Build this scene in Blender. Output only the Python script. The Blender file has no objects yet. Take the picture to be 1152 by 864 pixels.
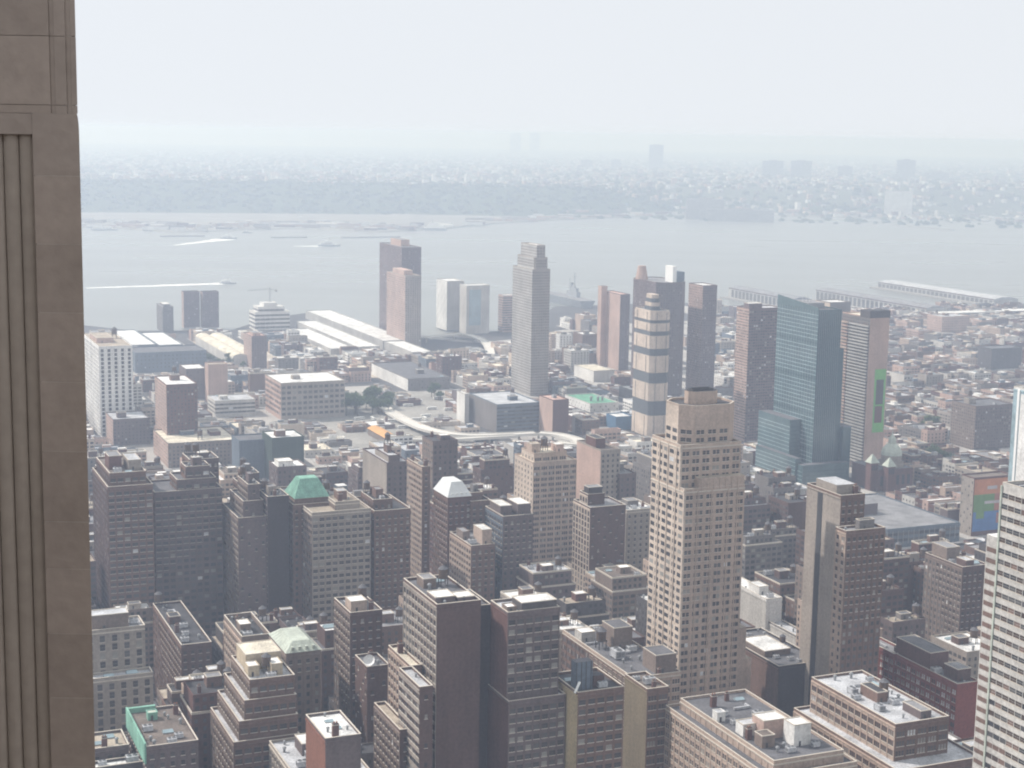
import bpy, bmesh, math, random
import numpy as np
from mathutils import Vector, Matrix

# ------------------------------------------------------------------ camera, sky, sun, exposure
S = bpy.context.scene
COL = S.collection
R = math.radians
F, PITCH, ROLL, HEAD = 1802.3, R(8.893), R(0.914), R(-23.106)     # photo pixels (1152 wide), heading of the street grid
ZC = 320.0
CP = Vector((0.0, 0.0, ZC))
_f = Vector((0, math.cos(PITCH), -math.sin(PITCH)))
_up0 = Vector((0, math.sin(PITCH), math.cos(PITCH)))
_rt0 = Vector((1, 0, 0))
RT = _rt0 * math.cos(ROLL) + _up0 * math.sin(ROLL)
UP = -_rt0 * math.sin(ROLL) + _up0 * math.cos(ROLL)
FW = _f
cd = bpy.data.cameras.new('camera')
cam = bpy.data.objects.new('camera', cd)
COL.objects.link(cam)
cd.sensor_fit = 'HORIZONTAL'
cd.sensor_width = 36
cd.lens = F / 1152 * 36
cd.clip_start = 0.2
cd.clip_end = 80000
M = Matrix((RT, UP, -FW)).transposed().to_4x4()
M.translation = CP
cam.matrix_world = M
S.camera = cam

SKY_VEIL = 0.92
SKY_VEIL_COLOR = (4.40, 4.52, 4.66, 1)       # thin high cloud over the whole sky
SUN_AZ, SUN_EL = R(-72), R(47)            # azimuth from the view direction (+ = right)
w = bpy.data.worlds.new('World')
S.world = w
w.use_nodes = True
nt = w.node_tree
nt.nodes.clear()
out = nt.nodes.new('ShaderNodeOutputWorld')
bg = nt.nodes.new('ShaderNodeBackground')
sky = nt.nodes.new('ShaderNodeTexSky')
sky.sky_type = 'NISHITA'
sky.sun_disc = False
sky.sun_elevation = SUN_EL
sky.sun_rotation = SUN_AZ
sky.altitude = 0
sky.air_density = 1.0
sky.dust_density = 1.5
sky.ozone_density = 1.0
tcw = nt.nodes.new('ShaderNodeTexCoord')
lift = nt.nodes.new('ShaderNodeVectorMath'); lift.operation = 'ADD'; lift.inputs[1].default_value = (0, 0, 0.22)   # look a little higher: the thick air near the horizon is the haze itself
nrm = nt.nodes.new('ShaderNodeVectorMath'); nrm.operation = 'NORMALIZE'
nt.links.new(tcw.outputs['Generated'], lift.inputs[0]); nt.links.new(lift.outputs[0], nrm.inputs[0]); nt.links.new(nrm.outputs[0], sky.inputs['Vector'])
mixw = nt.nodes.new('ShaderNodeMix'); mixw.data_type = 'RGBA'; mixw.inputs['Factor'].default_value = SKY_VEIL
mixw.inputs['B'].default_value = SKY_VEIL_COLOR
nt.links.new(sky.outputs[0], mixw.inputs['A']); nt.links.new(mixw.outputs['Result'], bg.inputs[0])
nt.links.new(bg.outputs[0], out.inputs[0])
bg.inputs[1].default_value = 0.14

sl = bpy.data.lights.new('sun', 'SUN')
so = bpy.data.objects.new('sun', sl)
COL.objects.link(so)
sl.energy = 3.2
sl.angle = R(0.8)
sl.color = (1.0, 0.94, 0.895)
sd = Vector((math.sin(SUN_AZ) * math.cos(SUN_EL), math.cos(SUN_AZ) * math.cos(SUN_EL), math.sin(SUN_EL)))
so.rotation_euler = sd.to_track_quat('Z', 'Y').to_euler()

S.view_settings.view_transform = 'Standard'
S.view_settings.look = 'None'
S.view_settings.gamma = 1
S.view_settings.exposure = 0.48
S.view_settings.use_curve_mapping = False
S.render.engine = 'CYCLES'
S.cycles.use_denoising = True
S.cycles.max_bounces = 5
S.cycles.diffuse_bounces = 2
S.cycles.glossy_bounces = 2
S.cycles.transmission_bounces = 2
S.cycles.volume_bounces = 1
S.cycles.filter_width = 2.0      # the soft lens of a small camera
HAZE_DENSITY = 2.2e-4
HAZE_COLOR = (0.67, 0.785, 1.0)
HAZE_ANISO = 0.39
HAZE_ABSORB = (0.58, 0.76, 1.0)

# ------------------------------------------------------------------ helpers
UA = Vector((math.sin(HEAD), math.cos(HEAD), 0))    # along the side streets, away to the left
UB = Vector((math.cos(HEAD), -math.sin(HEAD), 0))   # along the avenues, away to the right
ROTZ = math.atan2(UB.y, UB.x)


def proj(p):
    d = Vector(p) - CP
    z = d.dot(FW)
    return 576 + F * d.dot(RT) / z, 432 - F * d.dot(UP) / z


def ray(x, y):
    return (FW * F + RT * (x - 576) - UP * (y - 432)).normalized()


def at(x, y, z=0.0):
    """the point of the level plane at height z that the photograph shows at x, y"""
    r = ray(x, y)
    return CP + r * ((z - ZC) / r.z)


def solve_len(p, u, xt):
    """length along u from p until the photograph's column xt"""
    lo, hi = 0.0, 1500.0
    sgn = 1 if proj(p + u * 1.0)[0] > proj(p)[0] else -1
    for _ in range(40):
        m = (lo + hi) / 2
        if (proj(p + u * m)[0] - xt) * sgn < 0:
            lo = m
        else:
            hi = m
    return lo


def tag(o, label=None, cat=None, group=None, kind=None):
    if label: o['label'] = label
    if cat: o['category'] = cat
    if group: o['group'] = group
    if kind: o['kind'] = kind
    return o


def empty(name, loc, rz=0.0):
    o = bpy.data.objects.new(name, None)
    o.empty_display_size = 0.5
    o.location = loc
    o.rotation_euler = (0, 0, rz)
    COL.objects.link(o)
    return o


class MB:
    """collects faces with material indices, then becomes ONE mesh object"""
    def __init__(self):
        self.v, self.f, self.mi, self.mats = [], [], [], []
    def m(self, mat):
        if mat not in self.mats: self.mats.append(mat)
        return self.mats.index(mat)
    def face(self, pts, mat):
        n = len(self.v)
        self.v.extend([tuple(p) for p in pts])
        self.f.append(tuple(range(n, n + len(pts))))
        self.mi.append(self.m(mat))
    def prism(self, poly, z0, z1, mat, top=None, bottom=False, taper=None):
        """poly: counter-clockwise; taper: the upper outline"""
        up = taper or poly
        n = len(poly)
        for i in range(n):
            a, b = poly[i], poly[(i + 1) % n]
            c, d = up[(i + 1) % n], up[i]
            self.face([(a[0], a[1], z0), (b[0], b[1], z0), (c[0], c[1], z1), (d[0], d[1], z1)], mat)
        if top is not False:
            self.face([(p[0], p[1], z1) for p in up], top or mat)
        if bottom:
            self.face([(p[0], p[1], z0) for p in reversed(poly)], mat)
    def box(self, x0, y0, z0, x1, y1, z1, mat, top=None, bottom=False):
        self.prism([(x0, y0), (x1, y0), (x1, y1), (x0, y1)], z0, z1, mat, top, bottom)
    def cyl(self, x, y, r, z0, z1, mat, n=12, r1=None, top=None):
        a = [(x + r * math.cos(2 * math.pi * i / n), y + r * math.sin(2 * math.pi * i / n)) for i in range(n)]
        r1 = r if r1 is None else r1
        b = [(x + r1 * math.cos(2 * math.pi * i / n), y + r1 * math.sin(2 * math.pi * i / n)) for i in range(n)]
        self.prism(a, z0, z1, mat, top, True, b)
    def ring(self, x0, y0, z0, x1, y1, z1, t, mat):
        """parapet round a rectangle"""
        self.box(x0, y0, z0, x1, y0 + t, z1, mat)
        self.box(x0, y1 - t, z0, x1, y1, z1, mat)
        self.box(x0, y0 + t, z0, x0 + t, y1 - t, z1, mat)
        self.box(x1 - t, y0 + t, z0, x1, y1 - t, z1, mat)
    def bar(self, p, q, r, mat, n=5):
        p, q = Vector(p), Vector(q)
        d = (q - p).normalized()
        a = d.orthogonal().normalized()
        b = d.cross(a)
        P = [a * math.cos(2 * math.pi * i / n) * r + b * math.sin(2 * math.pi * i / n) * r for i in range(n)]
        for i in range(n):
            j = (i + 1) % n
            self.face([p + P[i], p + P[j], q + P[j], q + P[i]], mat)
        self.face([q + x for x in P], mat)
        self.face([p + x for x in reversed(P)], mat)
    def mesh(self, name):
        me = bpy.data.meshes.new(name)
        me.from_pydata(self.v, [], self.f)
        for m_ in self.mats: me.materials.append(m_)
        me.polygons.foreach_set('material_index', self.mi)
        me.update()
        return me
    def build(self, name, parent=None, loc=None):
        o = bpy.data.objects.new(name, self.mesh(name))
        COL.objects.link(o)
        if parent: o.parent = parent
        if loc is not None: o.location = loc
        return o


# ------------------------------------------------------------------ materials
_mats = {}


def pmat(name, col, rough=0.9, var=0.18, scale=0.12, fine=1.5, spec=0.3, metal=0.0, streak=0.0, bump=0.0):
    """painted / stone / brick surface: base colour broken up by two noises and, for walls, rain streaks"""
    if name in _mats: return _mats[name]
    m = bpy.data.materials.new(name)
    m.use_nodes = True
    t = m.node_tree
    b = t.nodes['Principled BSDF']
    b.inputs['Roughness'].default_value = rough
    b.inputs['Specular IOR Level'].default_value = spec
    b.inputs['Metallic'].default_value = metal
    tc = t.nodes.new('ShaderNodeTexCoord')
    n1 = t.nodes.new('ShaderNodeTexNoise'); n1.inputs['Scale'].default_value = scale; n1.inputs['Detail'].default_value = 4
    n2 = t.nodes.new('ShaderNodeTexNoise'); n2.inputs['Scale'].default_value = fine; n2.inputs['Detail'].default_value = 3
    t.links.new(tc.outputs['Object'], n1.inputs['Vector'])
    t.links.new(tc.outputs['Object'], n2.inputs['Vector'])
    mx = t.nodes.new('ShaderNodeMath'); mx.operation = 'ADD'
    t.links.new(n1.outputs[0], mx.inputs[0]); t.links.new(n2.outputs[0], mx.inputs[1])
    src = mx.outputs[0]
    if streak:
        mp = t.nodes.new('ShaderNodeMapping'); mp.inputs['Scale'].default_value = (0.5, 0.5, 0.02)
        n3 = t.nodes.new('ShaderNodeTexNoise'); n3.inputs['Scale'].default_value = 1.0; n3.inputs['Detail'].default_value = 3
        t.links.new(tc.outputs['Object'], mp.inputs['Vector']); t.links.new(mp.outputs[0], n3.inputs['Vector'])
        ms = t.nodes.new('ShaderNodeMath'); ms.operation = 'MULTIPLY_ADD'; ms.inputs[1].default_value = streak
        t.links.new(n3.outputs[0], ms.inputs[0]); t.links.new(src, ms.inputs[2]); src = ms.outputs[0]
        lo, hi = 0.75 + streak * .3, 1.25 + streak * .7
    else:
        lo, hi = 0.7, 1.3
    mr = t.nodes.new('ShaderNodeMapRange')
    mr.inputs['From Min'].default_value = lo; mr.inputs['From Max'].default_value = hi
    mr.inputs['To Min'].default_value = 1 - var; mr.inputs['To Max'].default_value = 1 + var
    t.links.new(src, mr.inputs['Value'])
    vm = t.nodes.new('ShaderNodeVectorMath'); vm.operation = 'SCALE'
    vm.inputs[0].default_value = col
    t.links.new(mr.outputs[0], vm.inputs['Scale'])
    t.links.new(vm.outputs[0], b.inputs['Base Color'])
    if bump:
        bp = t.nodes.new('ShaderNodeBump'); bp.inputs['Strength'].default_value = bump; bp.inputs['Distance'].default_value = 0.02
        t.links.new(n2.outputs[0], bp.inputs['Height']); t.links.new(bp.outputs[0], b.inputs['Normal'])
    _mats[name] = m
    return m


def wall(name, r, g, b):
    k = .95 if r > .4 or name == 'stone' else .58
    return pmat('wall_' + name, (r * k, g * k, b * k), 0.92, 0.30, 0.045, 0.7, 0.15, streak=0.5)


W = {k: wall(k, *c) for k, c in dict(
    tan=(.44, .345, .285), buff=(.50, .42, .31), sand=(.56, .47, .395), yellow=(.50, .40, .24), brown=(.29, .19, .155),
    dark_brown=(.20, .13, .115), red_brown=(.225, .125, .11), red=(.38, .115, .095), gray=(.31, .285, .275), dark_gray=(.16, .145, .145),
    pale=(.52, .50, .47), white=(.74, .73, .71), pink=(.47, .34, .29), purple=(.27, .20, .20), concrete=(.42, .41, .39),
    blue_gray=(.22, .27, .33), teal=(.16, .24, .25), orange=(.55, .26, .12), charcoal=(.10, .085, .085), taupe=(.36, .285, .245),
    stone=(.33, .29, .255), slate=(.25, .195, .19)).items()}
RF = {k: pmat('roof_' + k, c, 0.85, 0.42, 0.11, 1.1, 0.25) for k, c in dict(
    white=(.66, .66, .65), gray=(.22, .22, .23), dark=(.06, .06, .065), tan=(.36, .31, .25), brown=(.15, .125, .11), green=(.12, .32, .21),
    silver=(.44, .45, .47), pink=(.50, .34, .29), mid=(.12, .12, .13), cream=(.62, .57, .47)).items()}
COPPER = pmat('copper_patina', (.19, .38, .30), 0.75, 0.35, 0.16, 1.2, streak=.6)
COPPER_PALE = pmat('pale_copper', (.42, .46, .40), 0.75, 0.3, 0.16, 1.2, streak=.6)
MANSARD = pmat('mansard_zinc', (.62, .64, .64), 0.6, 0.12, 0.3, 2.0)
TRIM = pmat('trim_stone', (.55, .50, .43), 0.85, 0.1)
WHITE = pmat('white_paint', (.80, .80, .79), 0.6, 0.06)
STEEL = pmat('steel', (.28, .29, .30), 0.5, 0.15, metal=0.3)
DARKMETAL = pmat('dark_metal', (.06, .06, .065), 0.6, 0.15)
WOOD = pmat('tank_wood', (.13, .09, .065), 0.9, 0.25, 0.6, 3.0)
RUST = pmat('rust', (.30, .13, .07), 0.9, 0.25)
ORANGE = pmat('orange_tarpaulin', (.60, .33, .13), 0.9, 0.15)


def glass(name, col, rough, spec=0.6):
    m = pmat(name, col, rough, 0.25, 0.05, 0.4, spec)
    return m


PANE = [glass('pane_dark', (.050, .050, .054), .25, .35), glass('pane_mid', (.085, .082, .082), .35, .35), glass('pane_blind', (.25, .24, .22), .5), glass('pane_bright', (.55, .56, .57), .5)]
PW = [.52, .40, .07, .01]
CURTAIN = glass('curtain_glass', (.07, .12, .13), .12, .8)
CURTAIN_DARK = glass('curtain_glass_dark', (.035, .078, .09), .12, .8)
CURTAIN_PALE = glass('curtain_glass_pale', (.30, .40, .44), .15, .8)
STRIPE_DARK = glass('louvre_dark', (.10, .11, .12), .6, .3)


def rpane(rnd):
    return rnd.choices(PANE, PW)[0]


# ------------------------------------------------------------------ roof-top equipment, shared meshes
def tank_mesh():
    b = MB()
    for sx in (-1, 1):
        for sy in (-1, 1):
            b.box(sx * 1.5 - .15, sy * 1.5 - .15, 0, sx * 1.5 + .15, sy * 1.5 + .15, 3.2, DARKMETAL)
    b.box(-1.9, -1.9, 3.2, 1.9, 1.9, 3.5, DARKMETAL, bottom=True)
    b.cyl(0, 0, 2.0, 3.5, 7.3, WOOD, 14)
    for z in (4.2, 5.2, 6.2): b.cyl(0, 0, 2.06, z, z + .12, DARKMETAL, 14)
    b.cyl(0, 0, 2.3, 7.3, 9.0, RF['mid'], 14, .1)
    return b.mesh('water_tank')


def unit_mesh():
    b = MB()
    b.box(-1.8, -1.3, .3, 1.8, 1.3, 2.2, RF['silver'], bottom=True)
    for sx in (-1.5, 1.5): b.box(sx - .15, -1.2, 0, sx + .15, 1.2, .3, DARKMETAL)
    for sx in (-.85, .85):
        b.cyl(sx, 0, .7, 2.2, 2.5, STEEL, 10); b.cyl(sx, 0, .55, 2.5, 2.53, DARKMETAL, 10)
    for k in range(5): b.box(-1.83, -1.0 + k * .42, .6, -1.8, -.8 + k * .42, 1.9, DARKMETAL)
    return b.mesh('cooling_unit')


def vent_mesh():
    b = MB()
    b.cyl(0, 0, .45, 0, 1.5, STEEL, 9); b.cyl(0, 0, .75, 1.5, 1.9, STEEL, 9, .5); b.cyl(0, 0, .5, 1.9, 2.1, STEEL, 9, .1)
    return b.mesh('roof_vent')


def chimney_mesh():
    b = MB()
    b.box(-.9, -.7, 0, .9, .7, 4.0, W['red_brown'], RF['dark']); b.box(-1.0, -.8, 3.6, 1.0, .8, 3.8, TRIM, bottom=True)
    for s in (-.4, .4): b.cyl(s, 0, .22, 4.0, 4.6, RUST, 8)
    return b.mesh('chimney')


def skylight_mesh():
    b = MB()
    b.box(-2.2, -1.5, 0, 2.2, 1.5, .5, STEEL, False)
    b.prism([(-2.2, -1.5), (2.2, -1.5), (2.2, 1.5), (-2.2, 1.5)], .5, 1.4, CURTAIN_PALE, None, False, [(-2.0, -.1), (2.0, -.1), (2.0, .1), (-2.0, .1)])
    return b.mesh('skylight')


def duct_mesh():
    b = MB()
    b.box(-4, -.5, .4, 4, .5, 1.3, RF['silver'], bottom=True); b.box(3.1, .5, .4, 4, 3.2, 1.3, RF['silver'], bottom=True)
    for s in (-3, 0, 3): b.box(s - .1, -.4, 0, s + .1, .4, .4, DARKMETAL)
    return b.mesh('roof_duct')


EQUIP = dict(water_tank=tank_mesh(), cooling_unit=unit_mesh(), roof_vent=vent_mesh(), chimney=chimney_mesh(), skylight=skylight_mesh(), roof_duct=duct_mesh())


RECTS = {}        # footprints of what already stands on each roof
ROOF_OF = {}      # the top roof of each building: what stands on a roof is a part of that roof


def equip(kind, parent, x, y, z, rz=0.0, s=1.0):
    RECTS.setdefault(parent.name, []).append((x - 2.4 * s, y - 2.4 * s, x + 2.4 * s, y + 2.4 * s))
    parent = ROOF_OF.get(parent.name, parent)
    o = bpy.data.objects.new(kind, EQUIP[kind])
    COL.objects.link(o)
    o.parent = parent
    o.location = (x, y, z)
    o.rotation_euler = (0, 0, rz)
    o.scale = (s, s, s)
    return o


def bulkhead(parent, x0, y0, z0, dx, dy, h, wm, rm):
    RECTS.setdefault(parent.name, []).append((x0, y0, x0 + dx, y0 + dy))
    parent = ROOF_OF.get(parent.name, parent)
    b = MB()
    b.box(x0, y0, z0, x0 + dx, y0 + dy, z0 + h, wm, rm)
    if dx > 2: b.box(x0 + dx * .3, y0 - .05, z0, x0 + dx * .3 + 1.0, y0, z0 + 2.1, DARKMETAL)
    b.ring(x0 - .12, y0 - .12, z0 + h, x0 + dx + .12, y0 + dy + .12, z0 + h + .35, .35, TRIM if dx > 5 else wm)
    return b.build('bulkhead', parent)


def clutter(root, x0, y0, x1, y1, z, n, rnd):
    """small plant, vents, skylights and ducts set about a roof, clear of one another and of the roof houses"""
    R_ = RECTS.setdefault(root.name, [])
    for _ in range(n):
        k = rnd.choice(['cooling_unit', 'roof_vent', 'chimney', 'skylight', 'roof_vent', 'roof_duct', 'cooling_unit', 'roof_vent'])
        rx, ry = {'cooling_unit': (2, 1.6), 'roof_vent': (.9, .9), 'chimney': (1.1, 1), 'skylight': (2.4, 1.8), 'roof_duct': (4.2, 3.4)}[k]
        for _t in range(6):
            s = rnd.uniform(.8, 1.4)
            mx, my = rx * s + .7, ry * s + .7
            if x1 - x0 < 2 * mx + .5 or y1 - y0 < 2 * my + .5: break
            x, y = rnd.uniform(x0 + mx, x1 - mx), rnd.uniform(y0 + my, y1 - my)
            if any(x + mx > q[0] and x - mx < q[2] and y + my > q[1] and y - my < q[3] for q in R_): continue
            R_.append((x - mx, y - my, x + mx, y + my))
            equip(k, root, x, y, z, 0.0, s)
            break


# ------------------------------------------------------------------ windows
_wmesh = {}


def window_mesh(ww, wh, panes, pane, frame):
    k = (round(ww, 2), round(wh, 2), panes, pane.name, frame.name)
    if k in _wmesh: return _wmesh[k]
    b = MB()
    n = panes
    g = .35 if n > 1 else 0
    pw = (ww - g * (n - 1)) / n
    for i in range(n):
        x0 = -ww / 2 + i * (pw + g)
        b.face([(x0, -.03, -wh / 2), (x0 + pw, -.03, -wh / 2), (x0 + pw, -.03, wh / 2), (x0, -.03, wh / 2)], pane)
        b.box(x0, -.07, -.04, x0 + pw, -.035, .04, frame, bottom=True)
        if i: b.box(x0 - g, -.16, -wh / 2, x0, -.001, wh / 2, frame)
    b.box(-ww / 2 - .2, -.26, -wh / 2 - .22, ww / 2 + .2, -.001, -wh / 2, TRIM if frame is not TRIM else frame, bottom=True)
    b.box(-ww / 2 - .18, -.18, wh / 2, ww / 2 + .18, -.001, wh / 2 + .2, frame, bottom=True)
    b.box(-ww / 2 - .18, -.18, -wh / 2, -ww / 2, -.001, wh / 2, frame)
    b.box(ww / 2, -.18, -wh / 2, ww / 2 + .18, -.001, wh / 2, frame)
    _wmesh[k] = b.mesh('window')
    return _wmesh[k]


def facade_rects(L, z0, z1, fh, bw, style):
    """window centres (along, z), width, height, panes for a wall L long"""
    res = []
    nf = int((z1 - z0 - 1.0) / fh)
    if style == 'none' or nf < 1 or L < 3: return res
    nb = max(1, int((L - 1.0) / bw))
    step = L / nb
    for k in range(nf):
        zc = z1 - 1.4 - fh * (k + .5)
        for i in range(nb):
            c = (i + .5) * step
            if style == 'grid': res.append((c, zc, min(1.5, step * .5), min(1.95, fh * .52), 1))
            elif style == 'wide': res.append((c, zc, step * .70, fh * .52, 1))
            elif style == 'pair': res.append((c, zc, step * .66, fh * .52, 2))
            elif style == 'triple': res.append((c, zc, step * .74, fh * .54, 3))
            elif style == 'band': res.append((c, zc, step - .25, fh * .46, 1))
            elif style == 'strip': res.append((c, zc, step * .42, fh * .74, 1))
            elif style == 'curtain': res.append((c, zc, step - .22, fh - .5, 1))
            elif style == 'column':
                if i == nb // 2: res.append((c, zc, 1.3, 1.9, 1))
            elif style == 'sparse':
                if (i * 7 + k * 3) % 5 < 2: res.append((c, zc, 1.3, 1.9, 1))
    return res


HEROES = []      # dicts used by the layout of the small buildings


def chamfer_poly(x0, y0, x1, y1, c):
    if not c: return [(x0, y0), (x1, y0), (x1, y1), (x0, y1)]
    return [(x0 + c, y0), (x1 - c, y0), (x1, y0 + c), (x1, y1 - c), (x1 - c, y1), (x0 + c, y1), (x0, y1 - c), (x0, y0 + c)]


def place(xl, xc, xr, yc, z=None, yb=None, LA=None, LB=None, fl=None):
    """near corner on the ground, lengths and roof height from what the photograph shows"""
    if yb is not None:
        g = at(xc, yb, 0)
        hd = math.hypot(g.x, g.y)
        r = ray(xc, yc)
        z = ZC + hd * r.z / math.hypot(r.x, r.y)
    if fl is not None:
        p = at(fl[0], fl[1], z) - UA * LA
    else:
        p = at(xc, yc, z)
        if LA is None: LA = max(6.0, solve_len(p, UA, xl))
        if LB is None: LB = max(5.0, solve_len(p, UB, xr))
    return Vector((p.x, p.y, 0)), LA, LB, z


_brng = random.Random(5)


def building(short, label, px, z=None, yb=None, LA=None, LB=None, fl=None, wall='tan', roof='gray', fh=3.8, bw=3.4, style='grid',
             styleA=None, tiers=(), deco=None, ribs=True, cham=0, windows='auto', base=True, kit='auto', yvis=None, name='apartment_building',
             cat='building', group=None, parapet=1.1, zb=0.0, wallA=None, paneset=None, cornice=True):
    rnd = random.Random(short)
    p, LA, LB, z = place(*px, z=z, yb=yb, LA=LA, LB=LB, fl=fl)
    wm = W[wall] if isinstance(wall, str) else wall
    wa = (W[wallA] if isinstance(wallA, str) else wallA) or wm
    rm = RF[roof] if isinstance(roof, str) else roof
    root = empty(name, p, ROTZ)
    tag(root, label, cat, group)
    d = p.length
    near = d < 1060
    ppm = F / max(d, 1)
    indiv = near if windows == 'auto' else windows
    styleA = styleA or style
    blocks = [(0.0, 0.0, LB, LA, zb, z, cham)]
    for t in tiers:                                   # (height, in at near B face, in at far end of A, in at A face, in at far end of B)
        b0 = blocks[-1]
        cz = t[5] if len(t) > 5 else 0
        blocks.append((b0[0] + t[3], b0[1] + t[1], b0[2] - t[4], b0[3] - t[2], b0[5], b0[5] + t[0], cz))
    wb = MB()
    rects = []
    for bi, (x0, y0, x1, y1, z0, z1, cz) in enumerate(blocks):
        poly = chamfer_poly(x0, y0, x1, y1, cz)
        n = len(poly)
        for i in range(n):
            a, c = poly[i], poly[(i + 1) % n]
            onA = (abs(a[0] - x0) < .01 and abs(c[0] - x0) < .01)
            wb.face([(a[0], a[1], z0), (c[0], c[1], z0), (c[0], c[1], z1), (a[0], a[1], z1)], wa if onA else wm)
        r_ = MB()
        r_.face([(q[0], q[1], z1) for q in poly], rm)
        ROOF_OF[root.name] = r_.build('roof', root)
        pp = MB()
        if not cz:
            t_ = .4
            pp.ring(x0 - .03, y0 - .03, z1 + .003, x1 + .03, y1 + .03, z1 + parapet, t_, wm)
            if near:
                pp.ring(x0 - .12, y0 - .12, z1 + parapet, x1 + .12, y1 + .12, z1 + parapet + .15, t_ + .18, TRIM)
        else:
            ins = chamfer_poly(x0 + .5, y0 + .5, x1 - .5, y1 - .5, cz)
            for i in range(n):
                a, c = poly[i], poly[(i + 1) % n]; e, f_ = ins[(i + 1) % n], ins[i]
                pp.face([(a[0], a[1], z1), (c[0], c[1], z1), (c[0], c[1], z1 + parapet), (a[0], a[1], z1 + parapet)], wm)
                pp.face([(a[0], a[1], z1 + parapet), (c[0], c[1], z1 + parapet), (e[0], e[1], z1 + parapet), (f_[0], f_[1], z1 + parapet)], TRIM)
                pp.face([(f_[0], f_[1], z1 + parapet), (e[0], e[1], z1 + parapet), (e[0], e[1], z1), (f_[0], f_[1], z1)], wm)
        pp.build('parapet', root)
        if near and cornice and not cz:
            wb.box(x0 - .25, y0 - .35, z1 - .9, x1, y0, z1 - .35, TRIM if wall in ('tan', 'buff', 'sand', 'stone') else wm, bottom=True)
            wb.box(x0 - .35, y0, z1 - .9, x0, y1, z1 - .35, TRIM if wall in ('tan', 'buff', 'sand', 'stone') else wa, bottom=True)
        c = cz
        zlow = z0
        zhi = z1 - 9 if (cz > 5 and near) else z1
        for (al, zc, ww, wh, pn) in facade_rects(x1 - x0 - 2 * c, zlow, zhi, fh, bw, style):
            rects.append(('B', x0 + c + al, y0, zc, ww, wh, pn))
        for (al, zc, ww, wh, pn) in facade_rects(y1 - y0 - 2 * c, zlow, zhi, fh, bw, styleA):
            rects.append(('A', x0, y0 + c + al, zc, ww, wh, pn))
        if c > 2.5:
            dl = c * math.sqrt(2)
            for (al, zc, ww, wh, pn) in facade_rects(dl, zlow, zhi, fh, bw, style):
                k = al / dl
                rects.append(('D', x0 + c * (1 - k) , y0 + c * k, zc, ww, wh, pn))
        # brick or stone piers between the bays, floor string courses
        if ribs and near and not c:
            nb = max(1, int((x1 - x0 - 1.0) / bw)); st = (x1 - x0) / nb
            if style not in ('none', 'band', 'curtain', 'sparse', 'column'):
                for i in range(nb + 1):
                    if ribs == 2 and i % 3: continue
                    xx = min(max(x0 + i * st, x0 + .3), x1 - .3)
                    wb.box(xx - .28, y0 - .22, z0, xx + .28, y0, z1 - 1.0, wm)
            nb = max(1, int((y1 - y0 - 1.0) / bw)); st = (y1 - y0) / nb
            if styleA not in ('none', 'band', 'curtain', 'sparse', 'column'):
                for i in range(nb + 1):
                    if ribs == 2 and i % 3: continue
                    yy = min(max(y0 + i * st, y0 + .3), y1 - .3)
                    wb.box(x0 - .22, yy - .28, z0, x0, yy + .28, z1 - 1.0, wa)
    # windows
    Mw = Matrix.Translation(p) @ Matrix.Rotation(ROTZ, 4, 'Z')
    scored = []
    for r_ in rects:
        s_, x, y, zc, ww, wh, pn = r_
        q = Mw @ Vector((x, y, zc))
        px_, py_ = proj(q)
        inside = 60 < px_ < 1152 and 0 < py_ < min(864, yvis or 864)
        dist = (q - CP).length
        nrm = {'B': -UA, 'A': -UB, 'D': (-UA - UB).normalized()}[s_]
        area = ww * wh * abs(nrm.dot((q - CP).normalized())) / dist ** 2
        scored.append((area if inside else area * 1e-6, r_))
    scored.sort(key=lambda t: -t[0])
    pick = [t[1] for t in scored[:100] if t[0] > 1e-9] if indiv else []
    rest = [t[1] for t in scored[len(pick):]]
    for (s_, x, y, zc, ww, wh, pn) in pick:
        pane = rnd.choice(paneset) if paneset else rpane(rnd)
        o = bpy.data.objects.new('window', window_mesh(ww, wh, pn, pane, wm))
        COL.objects.link(o)
        o.parent = root
        o.location = (x, y, zc)
        o.rotation_euler = (0, 0, {'B': 0, 'A': -math.pi / 2, 'D': -math.pi / 4}[s_])
    if rest:
        b = MB() if indiv else wb
        for (s_, x, y, zc, ww, wh, pn) in rest:
            g = .35 if pn > 1 else 0
            pw = (ww - g * (pn - 1)) / pn
            for i in range(pn):
                a0 = -ww / 2 + i * (pw + g); a1 = a0 + pw
                pane = rnd.choice(paneset) if paneset else rpane(rnd)
                e = .03
                if s_ == 'B': q = [(x + a0, y - e), (x + a1, y - e)]
                elif s_ == 'A': q = [(x - e, y - a0), (x - e, y - a1)]
                else:
                    h_ = math.sqrt(.5)
                    q = [(x + a0 * h_ - e * h_, y - a0 * h_ - e * h_), (x + a1 * h_ - e * h_, y - a1 * h_ - e * h_)]
                b.face([(q[0][0], q[0][1], zc - wh / 2), (q[1][0], q[1][1], zc - wh / 2), (q[1][0], q[1][1], zc + wh / 2), (q[0][0], q[0][1], zc + wh / 2)], pane)
        if indiv:
            o = b.build('window', root)
            o['kind'] = 'stuff'
    wb.build('wall', root)
    # things on the roof
    x0, y0, x1, y1, z0, z1, c = blocks[-1]
    bx, by = x1 - x0, y1 - y0
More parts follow.
